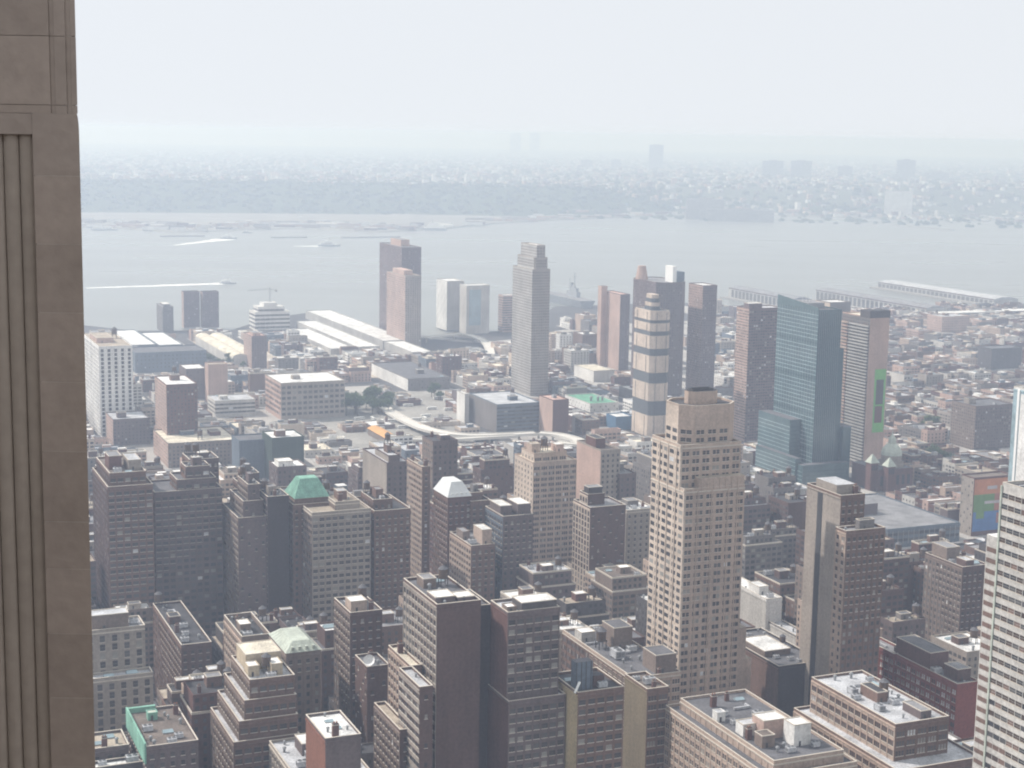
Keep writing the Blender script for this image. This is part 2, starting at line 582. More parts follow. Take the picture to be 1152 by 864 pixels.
    if kit == 'auto' and bx > 7 and by > 7:
        dx, dy = min(bx * .38, 9), min(by * .38, 8)
        ux, uy = rnd.uniform(.1, .5) * bx, rnd.uniform(.25, .55) * by
        hh = rnd.uniform(3, 5.5)
        bulkhead(root, x0 + ux, y0 + uy, z1 + .01, dx, dy, hh, W[rnd.choice(['taupe', 'gray', 'brown', 'stone'])] if rnd.random() < .5 else wm, RF[rnd.choice(['white', 'gray', 'dark', 'silver'])])
        if rnd.random() < .55:
            if rnd.random() < .5: equip('water_tank', root, x0 + ux + dx / 2, y0 + uy + dy / 2, z1 + hh + .4, rnd.random())
            else: equip('water_tank', root, x0 + min(max(ux - 4, 2.6), bx - 2.6), y0 + by - 3, z1 + .01, rnd.random())
        for _ in range(rnd.randint(1, 3) if near else rnd.randint(0, 1)):
            k = rnd.choice(['cooling_unit', 'roof_vent', 'chimney', 'skylight', 'roof_duct', 'roof_vent'])
            if k == 'roof_duct' and min(bx, by) < 14: k = 'roof_vent'
            for _t in range(8):
                ex, ey = rnd.uniform(2.6, bx - 2.6), rnd.uniform(2.6, by - 2.6)
                if not (ux - 5 < ex < ux + dx + 5 and uy - 4 < ey < uy + dy + 4):
                    equip(k, root, x0 + ex, y0 + ey, z1 + .01, rnd.choice([0, math.pi / 2]))
                    break
    if deco: deco(root, blocks, wm, rm, rnd)
    if near and not c: clutter(root, x0, y0, x1, y1, z1 + .01, 3 + int(bx * by / 160), rnd)
    HEROES.append(dict(short=short, root=root, p=p, LA=LA, LB=LB, z=max(b_[5] for b_ in blocks), d=d, yvis=yvis or 10000, blocks=[b_[:6] for b_ in blocks], name=name))
    return root

# ================================================================== the large structure: land, water, far shore
def shore_points(px, z): return [at(x, y, z) for x, y in px]


NEAR_SHORE = [(-420, 362), (-150, 364), (95, 366), (150, 372), (200, 372), (262, 371), (300, 358), (345, 352), (420, 384), (500, 376), (570, 372), (625, 345), (680, 343), (760, 340), (830, 345), (905, 341), (960, 346), (1060, 345), (1160, 342), (1500, 340), (1900, 338)]
pts = shore_points(NEAR_SHORE, 0)
b = MB()
GROUND = pmat('asphalt', (.085, .083, .085), 0.95, 0.3, 0.02, 0.4, 0.15)
PAVE = pmat('pavement', (.38, .365, .345), 0.95, 0.25, 0.03, 0.5, 0.15)
QUAY = pmat('quay_stone', (.28, .27, .26), 0.95, 0.25)
for i in range(len(pts) - 1):
    a, c = pts[i], pts[i + 1]
    a0 = Vector((a.x * .2 - 1800 * (1 if i < 4 else 0), -1500, 0)); c0 = Vector((c.x * .2 - 1800 * (1 if i + 1 < 4 else 0), -1500, 0))
    b.face([a0, c0, c, a], GROUND)
    b.face([(c.x, c.y, -4), (a.x, a.y, -4), (a.x, a.y, 0), (c.x, c.y, 0)], QUAY)
# side wings so that the sheet reaches past the frame
land = b.build('ground'); tag(land, kind='structure')


def mwater():
    m = bpy.data.materials.new('river_water'); m.use_nodes = True
    t = m.node_tree; p = t.nodes['Principled BSDF']
    p.inputs['Base Color'].default_value = (.20, .21, .20, 1)
    p.inputs['Roughness'].default_value = .28
    p.inputs['IOR'].default_value = 1.33
    tc = t.nodes.new('ShaderNodeTexCoord')
    n = t.nodes.new('ShaderNodeTexNoise'); n.inputs['Scale'].default_value = .03; n.inputs['Detail'].default_value = 6
    n2 = t.nodes.new('ShaderNodeTexNoise'); n2.inputs['Scale'].default_value = .0022; n2.inputs['Detail'].default_value = 3
    mp = t.nodes.new('ShaderNodeMapping'); mp.inputs['Scale'].default_value = (.5, 2.2, 1)
    t.links.new(tc.outputs['Object'], mp.inputs[0]); t.links.new(mp.outputs[0], n2.inputs['Vector'])
    t.links.new(tc.outputs['Object'], n.inputs['Vector'])
    bp = t.nodes.new('ShaderNodeBump'); bp.inputs['Strength'].default_value = .3; bp.inputs['Distance'].default_value = .6
    t.links.new(n.outputs[0], bp.inputs['Height']); t.links.new(bp.outputs[0], p.inputs['Normal'])
    mr = t.nodes.new('ShaderNodeMapRange'); mr.inputs['From Min'].default_value = .35; mr.inputs['From Max'].default_value = .65
    mr.inputs['To Min'].default_value = .27; mr.inputs['To Max'].default_value = .33
    t.links.new(n2.outputs[0], mr.inputs[0]); t.links.new(mr.outputs[0], p.inputs['Roughness'])
    return m


b = MB()
b.face([(-6000, 1000, -2), (6000, 1000, -2), (6000, 9000, -2), (-6000, 9000, -2)], mwater())
tag(b.build('river'), kind='structure')

# far shore: a low strip, the wooded cliff, the plateau behind it
FAR = [(-60, 250), (95, 256), (200, 262), (330, 258), (430, 262), (500, 258), (560, 252), (650, 247), (760, 243), (860, 243), (960, 246), (1070, 246), (1152, 243), (1220, 242)]
far_w = [at(x, y, -2) for x, y in FAR]
far_az = [math.atan2(p.x, p.y) for p in far_w]
far_d = [math.hypot(p.x, p.y) for p in far_w]


def far_edge(az): return float(np.interp(az, far_az, far_d))


_r = random.Random(2)
_ph = [(_r.uniform(0, 6.28), _r.uniform(.5, 1.5)) for _ in range(6)]


def wob(x, y, s): return sum(math.sin(x * s * k + a) * math.cos(y * s * k * .8 + a * 2) / (1 + i * .5) for i, (a, k) in enumerate(_ph)) / 3


CLIFF0 = 6300.0


def far_z(az, d):
    s = far_edge(az)
    x, y = d * math.sin(az), d * math.cos(az)
    c0 = max(s + 120, 6280 + 120 * wob(az * 3000, 100, .002))
    top = 98 + 12 * wob(x, y, .0012)
    if d <= s: return -5
    if d < s + 15: return -5 + 7 * (d - s) / 15
    if d < c0: return 2
    if d < c0 + 420: return 2 + (top - 2) * (((d - c0) / 420) ** .8)
    return top + (d - c0 - 420) * .0006


WOODLAND = pmat('woodland', (.055, .075, .04), 0.95, 0.35, 0.01, 0.06, 0.1)
SHOREMAT = pmat('shore_ground', (.24, .235, .22), 0.95, 0.3, 0.01, 0.1, 0.1)
TOWN = pmat('town_ground', (.10, .115, .085), 0.95, 0.4, 0.006, 0.05, 0.1)
b = MB()
azs = [R(-34 + k * .4) for k in range(171)]
grid = []
for az in azs:
    s = far_edge(az)
    ds = [s, s + 15, s + 100] + [max(s + 110, v) for v in np.linspace(6180, 6800, 22)] + [6950, 7200, 7500, 8000, 8600, 9300, 10200, 11500, 13000, 15000, 18000, 22000]
    grid.append([(d * math.sin(az), d * math.cos(az), far_z(az, d), d) for d in ds])
for i in range(len(azs) - 1):
    for j in range(len(grid[0]) - 1):
        q = [grid[i][j], grid[i + 1][j], grid[i + 1][j + 1], grid[i][j + 1]]
        dm = sum(v[3] for v in q) / 4; zm = sum(v[2] for v in q) / 4
        b.face([v[:3] for v in reversed(q)], SHOREMAT if zm < 3.5 else (WOODLAND if dm < 6900 else TOWN))
hill = b.build('far_shore_hills'); tag(hill, kind='structure')

# ------------------------------------------------------------------ roads and pavements of the street grid
# grid coordinates: u along UA, v along UB, origin under the camera
def gw(u, v, z=0.0): return (UA.x * u + UB.x * v, UA.y * u + UB.y * v, z)


def uv(p): return (p[0] * UA.x + p[1] * UA.y, p[0] * UB.x + p[1] * UB.y)


AVE, STR, AVW, STW = 262.0, 78.0, 30.0, 17.0
U0, V0 = 118.0, 30.0


def in_view(p, m=120):
    d = (Vector(p) - CP).dot(FW)
    if d < 200: return False
    x, y = proj(p)
    return -m < x < 1152 + m and y < 1150


def inland(x, y):
    """inside the near shoreline (world x, y)"""
    az = math.atan2(x, y)
    s = np.interp(az, [math.atan2(q.x, q.y) for q in pts], [math.hypot(q.x, q.y) for q in pts])
    return math.hypot(x, y) < s - 25


BLOCKS = []
b = MB()
lane = MB()
PAINT = pmat('road_paint', (.70, .70, .66), 0.8, 0.1)
for i in range(-2, 14):
    for j in range(-16, 40):
        u0, u1 = U0 + i * AVE, U0 + (i + 1) * AVE - AVW
        v0, v1 = V0 + j * STR, V0 + (j + 1) * STR - STW
        c = gw((u0 + u1) / 2, (v0 + v1) / 2)
        if not in_view(c, 420) or not all(inland(*gw(u, v)[:2]) for u in (u0, u1) for v in (v0, v1)): continue
        BLOCKS.append((u0, u1, v0, v1))
        poly = [gw(u0, v0), gw(u1, v0), gw(u1, v1), gw(u0, v1)]
        poly = [(q[0], q[1]) for q in poly][::-1]
        b.prism(poly, -.05, .14, PAVE)
        for k in range(6):      # lane dashes along the street beside the block
            uu = u0 + 8 + k * 40
            q = [gw(uu, v0 - STW / 2 - .1, .006), gw(uu + 12, v0 - STW / 2 - .1, .006), gw(uu + 12, v0 - STW / 2 + .1, .006), gw(uu, v0 - STW / 2 + .1, .006)]
            lane.face(q[::-1], PAINT)
tag(b.build('pavement'), kind='structure')
tag(lane.build('road_markings'), kind='structure')

# ------------------------------------------------------------------ the viewing tower's own stone pier
def pier_at(x, y, Y):
    r = ray(x, y)
    return CP + r * (Y / r.y)


LIMES = [pmat('limestone_%s' % n, (.40 * k, .34 * k, .30 * k), 0.9, 0.10, 1.6, 9.0, 0.2, bump=.35) for n, k in (('warm', 1.0), ('dark', .95), ('pale', 1.04))]
LIME = pmat('limestone', (.395, .338, .30), 0.9, 0.09, 1.6, 9.0, 0.2, bump=.35)
LIME2 = pmat('limestone_joint', (.50, .46, .42), 0.9, 0.12, 1.6, 9.0)
LIME3 = pmat('limestone_shaft', (.40, .35, .305), 0.9, 0.09, 1.2, 9.0, 0.2, bump=.3)
YP = 12.0
xr_low = pier_at(98, 500, YP).x
xr_up = pier_at(82.5, 60, YP).x
xflute = pier_at(41, 300, YP).x
zsh = pier_at(88, 128, YP).z
zsh2 = pier_at(91, 152, YP).z
root = empty('observation_tower', (-12, -12, 0))
tag(root, 'shaded limestone pier with fluted ribs at the left edge, close to the viewer', 'building')
off = Vector((12, 12, 0))


def splay(b_, x0, y0, z0, x1, y1, z1, mat, bottom=False):
    """stone with a splayed right side"""
    b_.prism([(x0, y0), (x1, y0), (x1 - (y1 - y0) * .33, y1), (x0 - (y1 - y0) * .36, y1)], z0, z1, mat, None, bottom)


def bld(b_, name): return b_.build(name, root, off)


joints = sorted([pier_at(60, y, YP).z for y in (-60, 40, 118)] + [pier_at(70, y, YP).z for y in (198, 275, 352, 430, 508, 587, 640, 713, 785, 862)])
zs = [joints[0] - .52 * k for k in range(30, 0, -1)] + joints + [joints[-1] + .5, joints[-1] + 1.0]
b = MB()
for i in range(len(zs) - 1):
    z0, z1 = zs[i] + .002, zs[i + 1] - .002
    if z1 <= zsh2 + .02:
        splay(b, xflute, YP, z0, xr_low, YP + 2.5, z1, LIMES[(i * 7) % 3], bottom=True)
    elif z0 < zsh2 and z1 > zsh2:
        splay(b, xflute, YP, z0, xr_low, YP + 2.5, zsh2, LIME, bottom=True)
splay(b, xflute + .01, YP + .0012, zs[0], xr_low - .002, YP + 2.4, zsh2 - .01, LIME2)
bld(b, 'shaft')
# rounded shoulder
b = MB()
n = 8
prof = [(xr_low + (xr_up + .012 - xr_low) * (1 - math.cos(math.pi / 2 * k / n)), zsh2 + (zsh - zsh2) * math.sin(math.pi / 2 * k / n)) for k in range(n + 1)]
poly = [(xflute, zsh2)] + prof + [(xflute, zsh)]
b.face([(x, YP, z) for x, z in poly], LIME)
for (x0, z0), (x1, z1) in zip(prof, prof[1:]):
    b.face([(x0, YP, z0), (x0 - .83, YP + 2.5, z0), (x1 - .83, YP + 2.5, z1), (x1, YP, z1)], LIME)
b.face([(xflute, YP, zsh), (xr_up + .012, YP, zsh), (xr_up + .012 - .83, YP + 2.5, zsh), (xflute - .9, YP + 2.5, zsh)], LIME)
bld(b, 'shoulder')
# upper shaft with two shallow grooves
b = MB()
xg = [pier_at(x, 60, YP).x for x in (53, 58, 71, 76)]
ztop = ZC + 3.2
for i in range(len(zs) - 1):
    z0, z1 = max(zs[i] + .002, zsh + .001), zs[i + 1] - .002
    if z1 - z0 < .02: continue
    z1 = min(z1, ztop)
    b.box(-9, YP + .05, z0, xg[0], YP + .25, z1, LIMES[(i * 5) % 3], bottom=True)
    b.box(xg[0] + .002, YP + .065, z0, xg[1], YP + .15, z1, LIME, bottom=True)
    b.box(xg[1] + .002, YP + .06, z0, xg[2], YP + .15, z1, LIME, bottom=True)
    b.box(xg[2] + .002, YP + .075, z0, xg[3], YP + .15, z1, LIME, bottom=True)
    splay(b, xg[3] + .002, YP + .075, z0, xr_up, YP + 2.4, z1, LIME, bottom=True)
splay(b, -8.9, YP + .078, zsh, xr_up - .03, YP + 2.3, ztop - .02, LIME2)
bld(b, 'upper_shaft')
# fluted ribs left of the shaft
zrib = pier_at(20, 151, YP).z
xr = xflute - .003
k = 0
while xr > -9:
    wd = .118
    b = MB()
    for q in range(9):
        a0, a1 = math.pi * q / 9, math.pi * (q + 1) / 9
        c = xr - wd / 2
        p0, p1 = (c - math.cos(a0) * wd * .495, YP + .07 - math.sin(a0) * .04), (c - math.cos(a1) * wd * .495, YP + .07 - math.sin(a1) * .04)
        b.face([(p0[0], p0[1], zs[0]), (p1[0], p1[1], zs[0]), (p1[0], p1[1], zrib), (p0[0], p0[1], zrib)], LIME3)
    bld(b, 'rib')
    xr -= wd
    k += 1
    if k > 8: break
b = MB()
b.box(-9, YP + .072, zs[0], xflute - .002, YP + .3, zrib, LIME3)
b.box(-9, YP + .004, zrib + .001, xflute - .002, YP + .3, zsh - .002, LIME, bottom=True)
bld(b, 'recess')
b = MB()
splay(b, -9, YP + .3, 0, xr_low - .3, YP + 2.4, zs[0] - .01, LIME)
b.box(-24, -30, 0, -9.01, YP + 3.2, ZC + 3.0, LIME)
b.box(-9, -30, 0, 26, -2.0, ZC + 3.0, LIME)
bld(b, 'wall')

# ================================================================== the buildings one can point to
def box_deco(items):
    """items: (kind, fractions / metres ...) built on the main block or on the top block"""
    def f(root, blocks, wm, rm, rnd):
        for it in items:
            if it[0] == 'house':        # roof house on the top block: fractions fx0 fy0 fx1 fy1, height, wall, roof
                _, fx0, fy0, fx1, fy1, h, wl, rf = it
                x0, y0, x1, y1, z0, z1, c = blocks[-1]
                bulkhead(root, x0 + fx0 * (x1 - x0), y0 + fy0 * (y1 - y0), z1 + .01, (fx1 - fx0) * (x1 - x0), (fy1 - fy0) * (y1 - y0), h, W[wl] if isinstance(wl, str) else wl, RF[rf] if isinstance(rf, str) else rf)
            elif it[0] == 'eq':
                _, kind, fx, fy, s = it
                x0, y0, x1, y1, z0, z1, c = blocks[-1]
                equip(kind, root, x0 + fx * (x1 - x0), y0 + fy * (y1 - y0), z1 + .01, rnd.choice([0, 1.571]), s)
            elif it[0] == 'hip':        # hipped or pyramid roof: height, inset x, inset y, material
                _, h, ix, iy, m = it[:5]
                x0, y0, x1, y1, z0, z1, c = blocks[-1]
                o = .4
                b = MB()
                b.prism([(x0 - o, y0 - o), (x1 + o, y0 - o), (x1 + o, y1 + o), (x0 - o, y1 + o)], z1 + 1.25, z1 + 1.25 + h, m, None, True,
                        [(x0 + ix, y0 + iy), (x1 - ix, y0 + iy), (x1 - ix, y1 - iy), (x0 + ix, y1 - iy)])
                if len(it) > 5:
                    for k in range(4):
                        xx = x0 + (k + 1) * (x1 - x0) / 5
                        b.box(xx - .6, y0 + .3, z1 + 1.6, xx + .6, y0 + 2.0, z1 + 3.6, m, bottom=True)
                if m is not MANSARD:        # standing seams
                    n_ = 9
                    for k in range(1, n_):
                        f_ = k / n_
                        for (a_, c_, d_, e_) in (((x0 - o, y0 - o), (x1 + o, y0 - o), (x0 + ix, y0 + iy), (x1 - ix, y0 + iy)), ((x0 - o, y0 - o), (x0 - o, y1 + o), (x0 + ix, y0 + iy), (x0 + ix, y1 - iy))):
                            b.bar((a_[0] + (c_[0] - a_[0]) * f_, a_[1] + (c_[1] - a_[1]) * f_, z1 + 1.27), (d_[0] + (e_[0] - d_[0]) * f_, d_[1] + (e_[1] - d_[1]) * f_, z1 + 1.27 + h), .14, m, 4)
                b.build('pitched_roof', root)
            elif it[0] == 'box':        # metres in the local frame
                _, nm, x0, y0, z0, x1, y1, z1, wl, rf = it
                b = MB()
                b.box(x0, y0, z0, x1, y1, z1, W[wl] if isinstance(wl, str) else wl, RF[rf] if isinstance(rf, str) else rf, bottom=True)
                b.build(nm, root)
    return f


def dish(root, x, y, z, r):
    b = MB()
    b.bar((x, y, z), (x, y, z + 2.2), .15, STEEL)
    n = 16
    c = Vector((x, y, z + 2.8)); ax = Vector((-.35, -.75, .5)).normalized()
    e1 = ax.orthogonal().normalized(); e2 = ax.cross(e1)
    rings = []
    for k in range(5):
        t = k / 4
        rings.append([c + ax * (.55 * r * t * t) + (e1 * math.cos(2 * math.pi * i / n) + e2 * math.sin(2 * math.pi * i / n)) * r * t for i in range(n)])
    for k in range(4):
        for i in range(n):
            j = (i + 1) % n
            if k == 0: b.face([c, rings[1][i], rings[1][j]], WHITE)
            else: b.face([rings[k][i], rings[k + 1][i], rings[k + 1][j], rings[k][j]], WHITE)
    b.bar(c, c + ax * r * .9, .08, STEEL)
    b.build('satellite_dish', root)


D = box_deco
far = dict(windows=False)
# ---- by the river
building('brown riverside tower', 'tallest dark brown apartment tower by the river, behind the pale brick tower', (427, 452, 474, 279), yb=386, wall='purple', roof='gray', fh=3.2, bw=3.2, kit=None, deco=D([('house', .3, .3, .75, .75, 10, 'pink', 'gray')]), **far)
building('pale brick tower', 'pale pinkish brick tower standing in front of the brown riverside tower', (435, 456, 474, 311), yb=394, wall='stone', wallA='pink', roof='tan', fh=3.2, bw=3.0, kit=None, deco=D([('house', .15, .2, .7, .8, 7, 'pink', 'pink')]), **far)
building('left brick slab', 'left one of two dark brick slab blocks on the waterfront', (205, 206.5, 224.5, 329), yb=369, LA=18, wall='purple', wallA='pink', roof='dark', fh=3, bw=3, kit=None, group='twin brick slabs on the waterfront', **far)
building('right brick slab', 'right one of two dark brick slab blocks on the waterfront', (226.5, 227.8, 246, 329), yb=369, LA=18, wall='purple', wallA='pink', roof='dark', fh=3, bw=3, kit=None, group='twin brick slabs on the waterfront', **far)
building('slim grey block', 'slim grey block standing left of the two dark brick slabs', (176, 183, 195, 346), yb=374, wall='gray', roof='silver', fh=3.2, bw=3, deco=D([('house', .2, .2, .8, .8, 4, 'gray', 'white')]), kit=None, **far)
building('white stepped block', 'white block with long dark window bands and stepped top by the river', (280, 287, 326, 352), yb=372, LA=40, wall='white', roof='white', fh=6.5, bw=8, style='band', kit=None, paneset=[PANE[1], PANE[0]], tiers=[(8, 3, 3, 6, 8), (6, 4, 4, 10, 12)], **far)
building('white gable slab', 'pale grey windowless slab with bright left edge by the river', (491, 503, 522, 317), yb=372, wall='concrete', wallA='white', roof='white', fh=3.2, bw=3.2, style='none', styleA='sparse', kit=None, **far)
building('pale glass slab', 'pale slab with light blue glass front and bright white roof edge by the river', (521, 525, 551, 322), yb=376, LA=30, wall='pale', roof='white', fh=3.4, bw=3.4, style='none', kit=None,
         deco=lambda root, bl, wm, rm, rnd: (lambda b, B: (b.box(B[2] * .12, -.4, 14, B[2] * .62, -.01, B[5] - 6, CURTAIN_PALE, bottom=True), b.build('glass_front', root)))(MB(), bl[0]), **far)
building('tall grey tower', 'tall slim grey tower with narrower crown and pinkish box on top', (577, 599, 619, 304), yb=446, wall='stone', wallA='concrete', roof='white', fh=3.4, bw=2.6, style='wide', paneset=[W['gray'], W['slate'], W['gray']], kit=None, cornice=False,
         tiers=[(14, 3, 3, 4, 1.5, 2), (15, 3, 3, 4, 3)], **far)
building('small pink slab', 'small pinkish slab peeking out left of the tall grey tower', (563, 566, 590, 333), yb=374, LA=20, wall='pink', roof='white', fh=4, bw=4, style='band', kit=None, **far)
building('pink slab tower', 'pink slab tower with a taller stair shaft on its left side', (679, 698, 709, 332), yb=417, wall='purple', wallA='pink', roof='pink', fh=3.2, bw=3, style='grid', styleA='none', kit=None,
         deco=lambda root, bl, wm, rm, rnd: (lambda b, B: (b.box(-9, B[3] - 12, 0, -.02, B[3] - 1, B[5] + 9, W['pink'], RF['gray']), b.build('stair_shaft', root)))(MB(), bl[0]), **far)
building('dark six sided tower', 'broad dark many sided tower with conical stack and white box on its roof', (709, 742, 775, 319), yb=447, wall='slate', wallA='purple', roof='gray', fh=3.1, bw=2.8, cham=9, kit=None,
         deco=lambda root, bl, wm, rm, rnd: (lambda b, c, B: (b.cyl(B[2] * .15, B[3] * .75, 8, B[5], B[5] + 17, W['pink'], 12, 5), b.build('conical_stack', root), c.box(B[2] * .55, B[3] * .1, B[5], B[2] * .68, B[3] * .35, B[5] + 20, WHITE), c.box(B[2] * .68, B[3] * .1, B[5], B[2] * .95, B[3] * .4, B[5] + 13, W['blue_gray']), c.build('mechanical_box', root)))(MB(), MB(), bl[0]), **far)
building('brown twin tower', 'brown slab tower with pale vertical stripes, joined right of the dark many sided tower', (775, 791, 807, 322), yb=443, wall='purple', wallA='pink', roof='white', fh=3.1, bw=2.6, style='grid', styleA='strip', kit=None, **far)


def stripes(root, bl, wm, rm, rnd):
    B = bl[0]
    H = B[5]
    ys = [351, 360.5, 364, 373, 378, 392.5, 400.5, 419.5, 431.5, 451.5, 468, 492]
    z = [H * (1 - (y - 351) / (492 - 351)) for y in ys]
    for k in range(11):
        z0, z1 = max(z[k + 1], 0.2), z[k]
        b = MB()
        o = .6 if k % 2 == 0 else .25
        b.prism(chamfer_poly(-o, -o, B[2] + o, B[3] + o, 4), z0 + .01, z1 - (0 if k else .6), W['sand'] if k % 2 == 0 else STRIPE_DARK, None, True)
        if k % 2 == 0:
            for t in (.24, .76):
                b.box(B[2] * t - .2, -o - .35, z0, B[2] * t + .2, -o - .01, z1 - .7, STRIPE_DARK, bottom=True)
                b.box(-o - .35, B[3] * t - .2, z0, -o - .01, B[3] * t + .2, z1 - .7, STRIPE_DARK, bottom=True)
        else:
            for q in range(9):
                xx = B[2] * (q + .5) / 9
                b.box(xx - .12, -o - .2, z0, xx + .12, -o - .01, z1, DARKMETAL, bottom=True)
        b.build('stone_band' if k % 2 == 0 else 'window_band', root)
    for k in range(4):
        b = MB()
        q = .26 + .015 * k
        b.prism(chamfer_poly(B[2] * q, B[3] * q, B[2] * (1 - q), B[3] * (1 - q), 2.5), H + .1 + k * 4.2, H + 4.25 + k * 4.2, W['sand'] if k % 2 else STRIPE_DARK, None, True)
        b.build('crown_band', root)


building('striped tower', 'pale stone tower banded with dark window stripes and a small stepped crown', (713, 734, 755, 351), yb=492, wall='sand', roof='gray', style='none', kit=None, cham=4, deco=stripes, **far)
building('purple brown tower', 'purplish brown apartment tower with ribbed front, left of the glass tower', (829, 843, 880, 348), yb=497, wall='purple', wallA='pink', roof='silver', fh=3.0, bw=2.7, style='wide', styleA='wide', kit=None, deco=D([('house', .1, .3, .5, .7, 5, 'purple', 'white')]), **far)


def glass_tower(root, bl, wm, rm, rnd):
    B = bl[0]
    H = B[5]
    L, A = B[2], B[3]
    b = MB()           # raised glass screen, higher at the left end
    b.face([(-.2, A, H), (-.2, 0, H), (-.2, 0, H + 3), (-.2, A, H + 9)], CURTAIN)
    b.face([(.2, 0, H), (.2, A, H), (.2, A, H + 9), (.2, 0, H + 3)], CURTAIN)
    b.face([(-.2, A, H + 9), (-.2, 0, H + 3), (.2, 0, H + 3), (.2, A, H + 9)], STEEL)
    b.build('roof_screen', root)
    b = MB()
    for k in range(1, int(H / 3.7)):
        z = k * 3.7
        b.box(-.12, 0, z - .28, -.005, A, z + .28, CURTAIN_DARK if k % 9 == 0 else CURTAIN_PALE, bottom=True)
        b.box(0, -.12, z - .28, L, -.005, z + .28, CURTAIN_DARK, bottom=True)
    for k in range(1, 16): b.box(-.16, A * k / 16 - .08, 0, -.006, A * k / 16 + .08, H, STEEL, bottom=True)
    for k in range(1, 12): b.box(L * k / 12 - .08, -.16, 0, L * k / 12 + .08, -.006, H, STEEL, bottom=True)
    b.build('curtain_wall_frame', root)
    # lower wings
    for nm, x0, y0, x1, y1, h, m in (('side_wing', -12, A * .3, -.02, A * 1.1, H * .36, CURTAIN), ('end_wing', L + .02, 1, L + 5, A * .8, H * .78, CURTAIN_DARK), ('low_end_wing', L + 5.02, -4, L + 14, A * .7, H * .33, CURTAIN_DARK), ('podium', -16, -9, L + 10, -.2, H * .13, CURTAIN), ('side_podium', -18, -.18, -12.02, A, H * .16, CURTAIN)):
        b = MB()
        b.box(x0, y0, 0, x1, y1, h, m, RF['mid'])
        for k in range(1, int(h / 3.7)):
            z = k * 3.7
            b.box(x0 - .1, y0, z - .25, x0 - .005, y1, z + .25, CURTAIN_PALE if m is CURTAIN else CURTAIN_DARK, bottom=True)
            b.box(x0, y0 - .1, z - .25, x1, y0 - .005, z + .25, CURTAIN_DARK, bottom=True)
        b.build(nm, root)
    b = MB()
    b.box(L * .1, A * .3, H, L * .8, A * .7, H + 5, STEEL, RF['gray'])
    for k in range(4): b.bar((L * (.2 + .15 * k), A * .5, H + 5), (L * (.2 + .15 * k), A * .5, H + 9 + 2 * (k % 2)), .2, WHITE)
    b.build('roof_plant', root)


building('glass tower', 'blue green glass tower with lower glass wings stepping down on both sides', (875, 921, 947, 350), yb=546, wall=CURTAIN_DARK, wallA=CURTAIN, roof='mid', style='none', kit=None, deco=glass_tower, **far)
building('pale blank tower', 'pale tan tower with blank walls, peeking out behind the glass tower', (918, 934, 957, 341), yb=440, wall='gray', wallA='sand', roof='white', style='none', kit=None, **far)


def balconies(root, bl, wm, rm, rnd):
    B = bl[0]
    L, A, H = B[2], B[3], B[5]
    b = MB()
    k = 0
    z = 8.0
    while z < H - 6:
        b.box(-1.5, 1.0, z, -.01, A * .72, z + 1.2, W['concrete'], bottom=True)
        b.box(-2.2, A * .74, z, -.01, A - .5, z + 1.5, W['tan'] if k % 2 else W['pink'], bottom=True)
        z += 3.1
        k += 1
    b.build('balcony_fronts', root)
    b = MB(); b.box(-.3, -.3, H + .02, L + .3, A * .35, H + 7, W['dark_gray'], RF['dark']); b.build('crown', root)
    b = MB()
    zz = lambda y: H - (y - 357) / (531 - 357) * H
    b.box(L * .38, -.12, zz(487), L * .96, -.01, zz(415), pmat('mural_green', (.16, .42, .12), .8, .12), bottom=True)
    b.box(L * .48, -.2, zz(455), L * .86, -.125, zz(427), W['dark_gray'], bottom=True)
    b.box(L * .46, -.2, zz(476), L * .84, -.125, zz(457), W['red_brown'], bottom=True)
    b.build('painted_advert', root)


building('balcony tower', 'tan tower with rows of grey balconies and a green painted panel on its right wall', (948, 979, 1001, 358), yb=531, wall='pink', wallA='gray', roof='cream', style='none', styleA='wide', fh=3.1, bw=3.2, paneset=[PANE[1], W['slate']], kit=None, deco=balconies, **far)

# ---- left middle distance
building('white office block', 'white office block with tall dark window columns at the left by the stone pier', (92, 111, 149, 391), yb=492, wall='white', roof='tan', fh=4.4, bw=6.2, style='strip', styleA='strip', deco=D([('house', .1, .3, .6, .7, 5, 'pink', 'tan'), ('eq', 'water_tank', .8, .6, 1.4)]), kit=None, paneset=[PANE[0], PANE[1]], **far)
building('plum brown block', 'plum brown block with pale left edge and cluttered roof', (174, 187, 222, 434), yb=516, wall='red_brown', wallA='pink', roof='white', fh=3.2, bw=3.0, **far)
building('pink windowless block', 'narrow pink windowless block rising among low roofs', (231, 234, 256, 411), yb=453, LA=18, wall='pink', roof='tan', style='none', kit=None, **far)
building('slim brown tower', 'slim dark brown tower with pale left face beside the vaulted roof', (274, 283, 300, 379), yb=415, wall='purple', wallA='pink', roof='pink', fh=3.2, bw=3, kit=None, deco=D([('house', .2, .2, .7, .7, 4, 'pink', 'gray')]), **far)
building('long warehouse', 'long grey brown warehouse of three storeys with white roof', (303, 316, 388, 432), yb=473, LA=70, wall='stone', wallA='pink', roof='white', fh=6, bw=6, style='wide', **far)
building('dark long block', 'long dark block below the pale sheds at left', (148, 152, 232, 398), yb=420, LA=60, wall='blue_gray', roof='mid', fh=5, bw=5, kit=None, **far)
building('left pale shed', 'left one of two pale roofed sheds near the river', (133, 149, 176, 389), yb=399, LA=180, wall='blue_gray', roof='white', style='none', kit=None, windows=False, group='pale sheds near the river', name='shed', cat='shed')
building('right pale shed', 'right one of two pale roofed sheds near the river', (170, 179, 206, 389), yb=399, LA=150, wall='blue_gray', roof='white', style='none', kit=None, windows=False, group='pale sheds near the river', name='shed', cat='shed')
building('dark flat block', 'dark flat topped block behind the pink windowless block', (205, 209, 232, 416), yb=450, LA=40, wall='slate', roof='white', style='sparse', kit=None, **far)
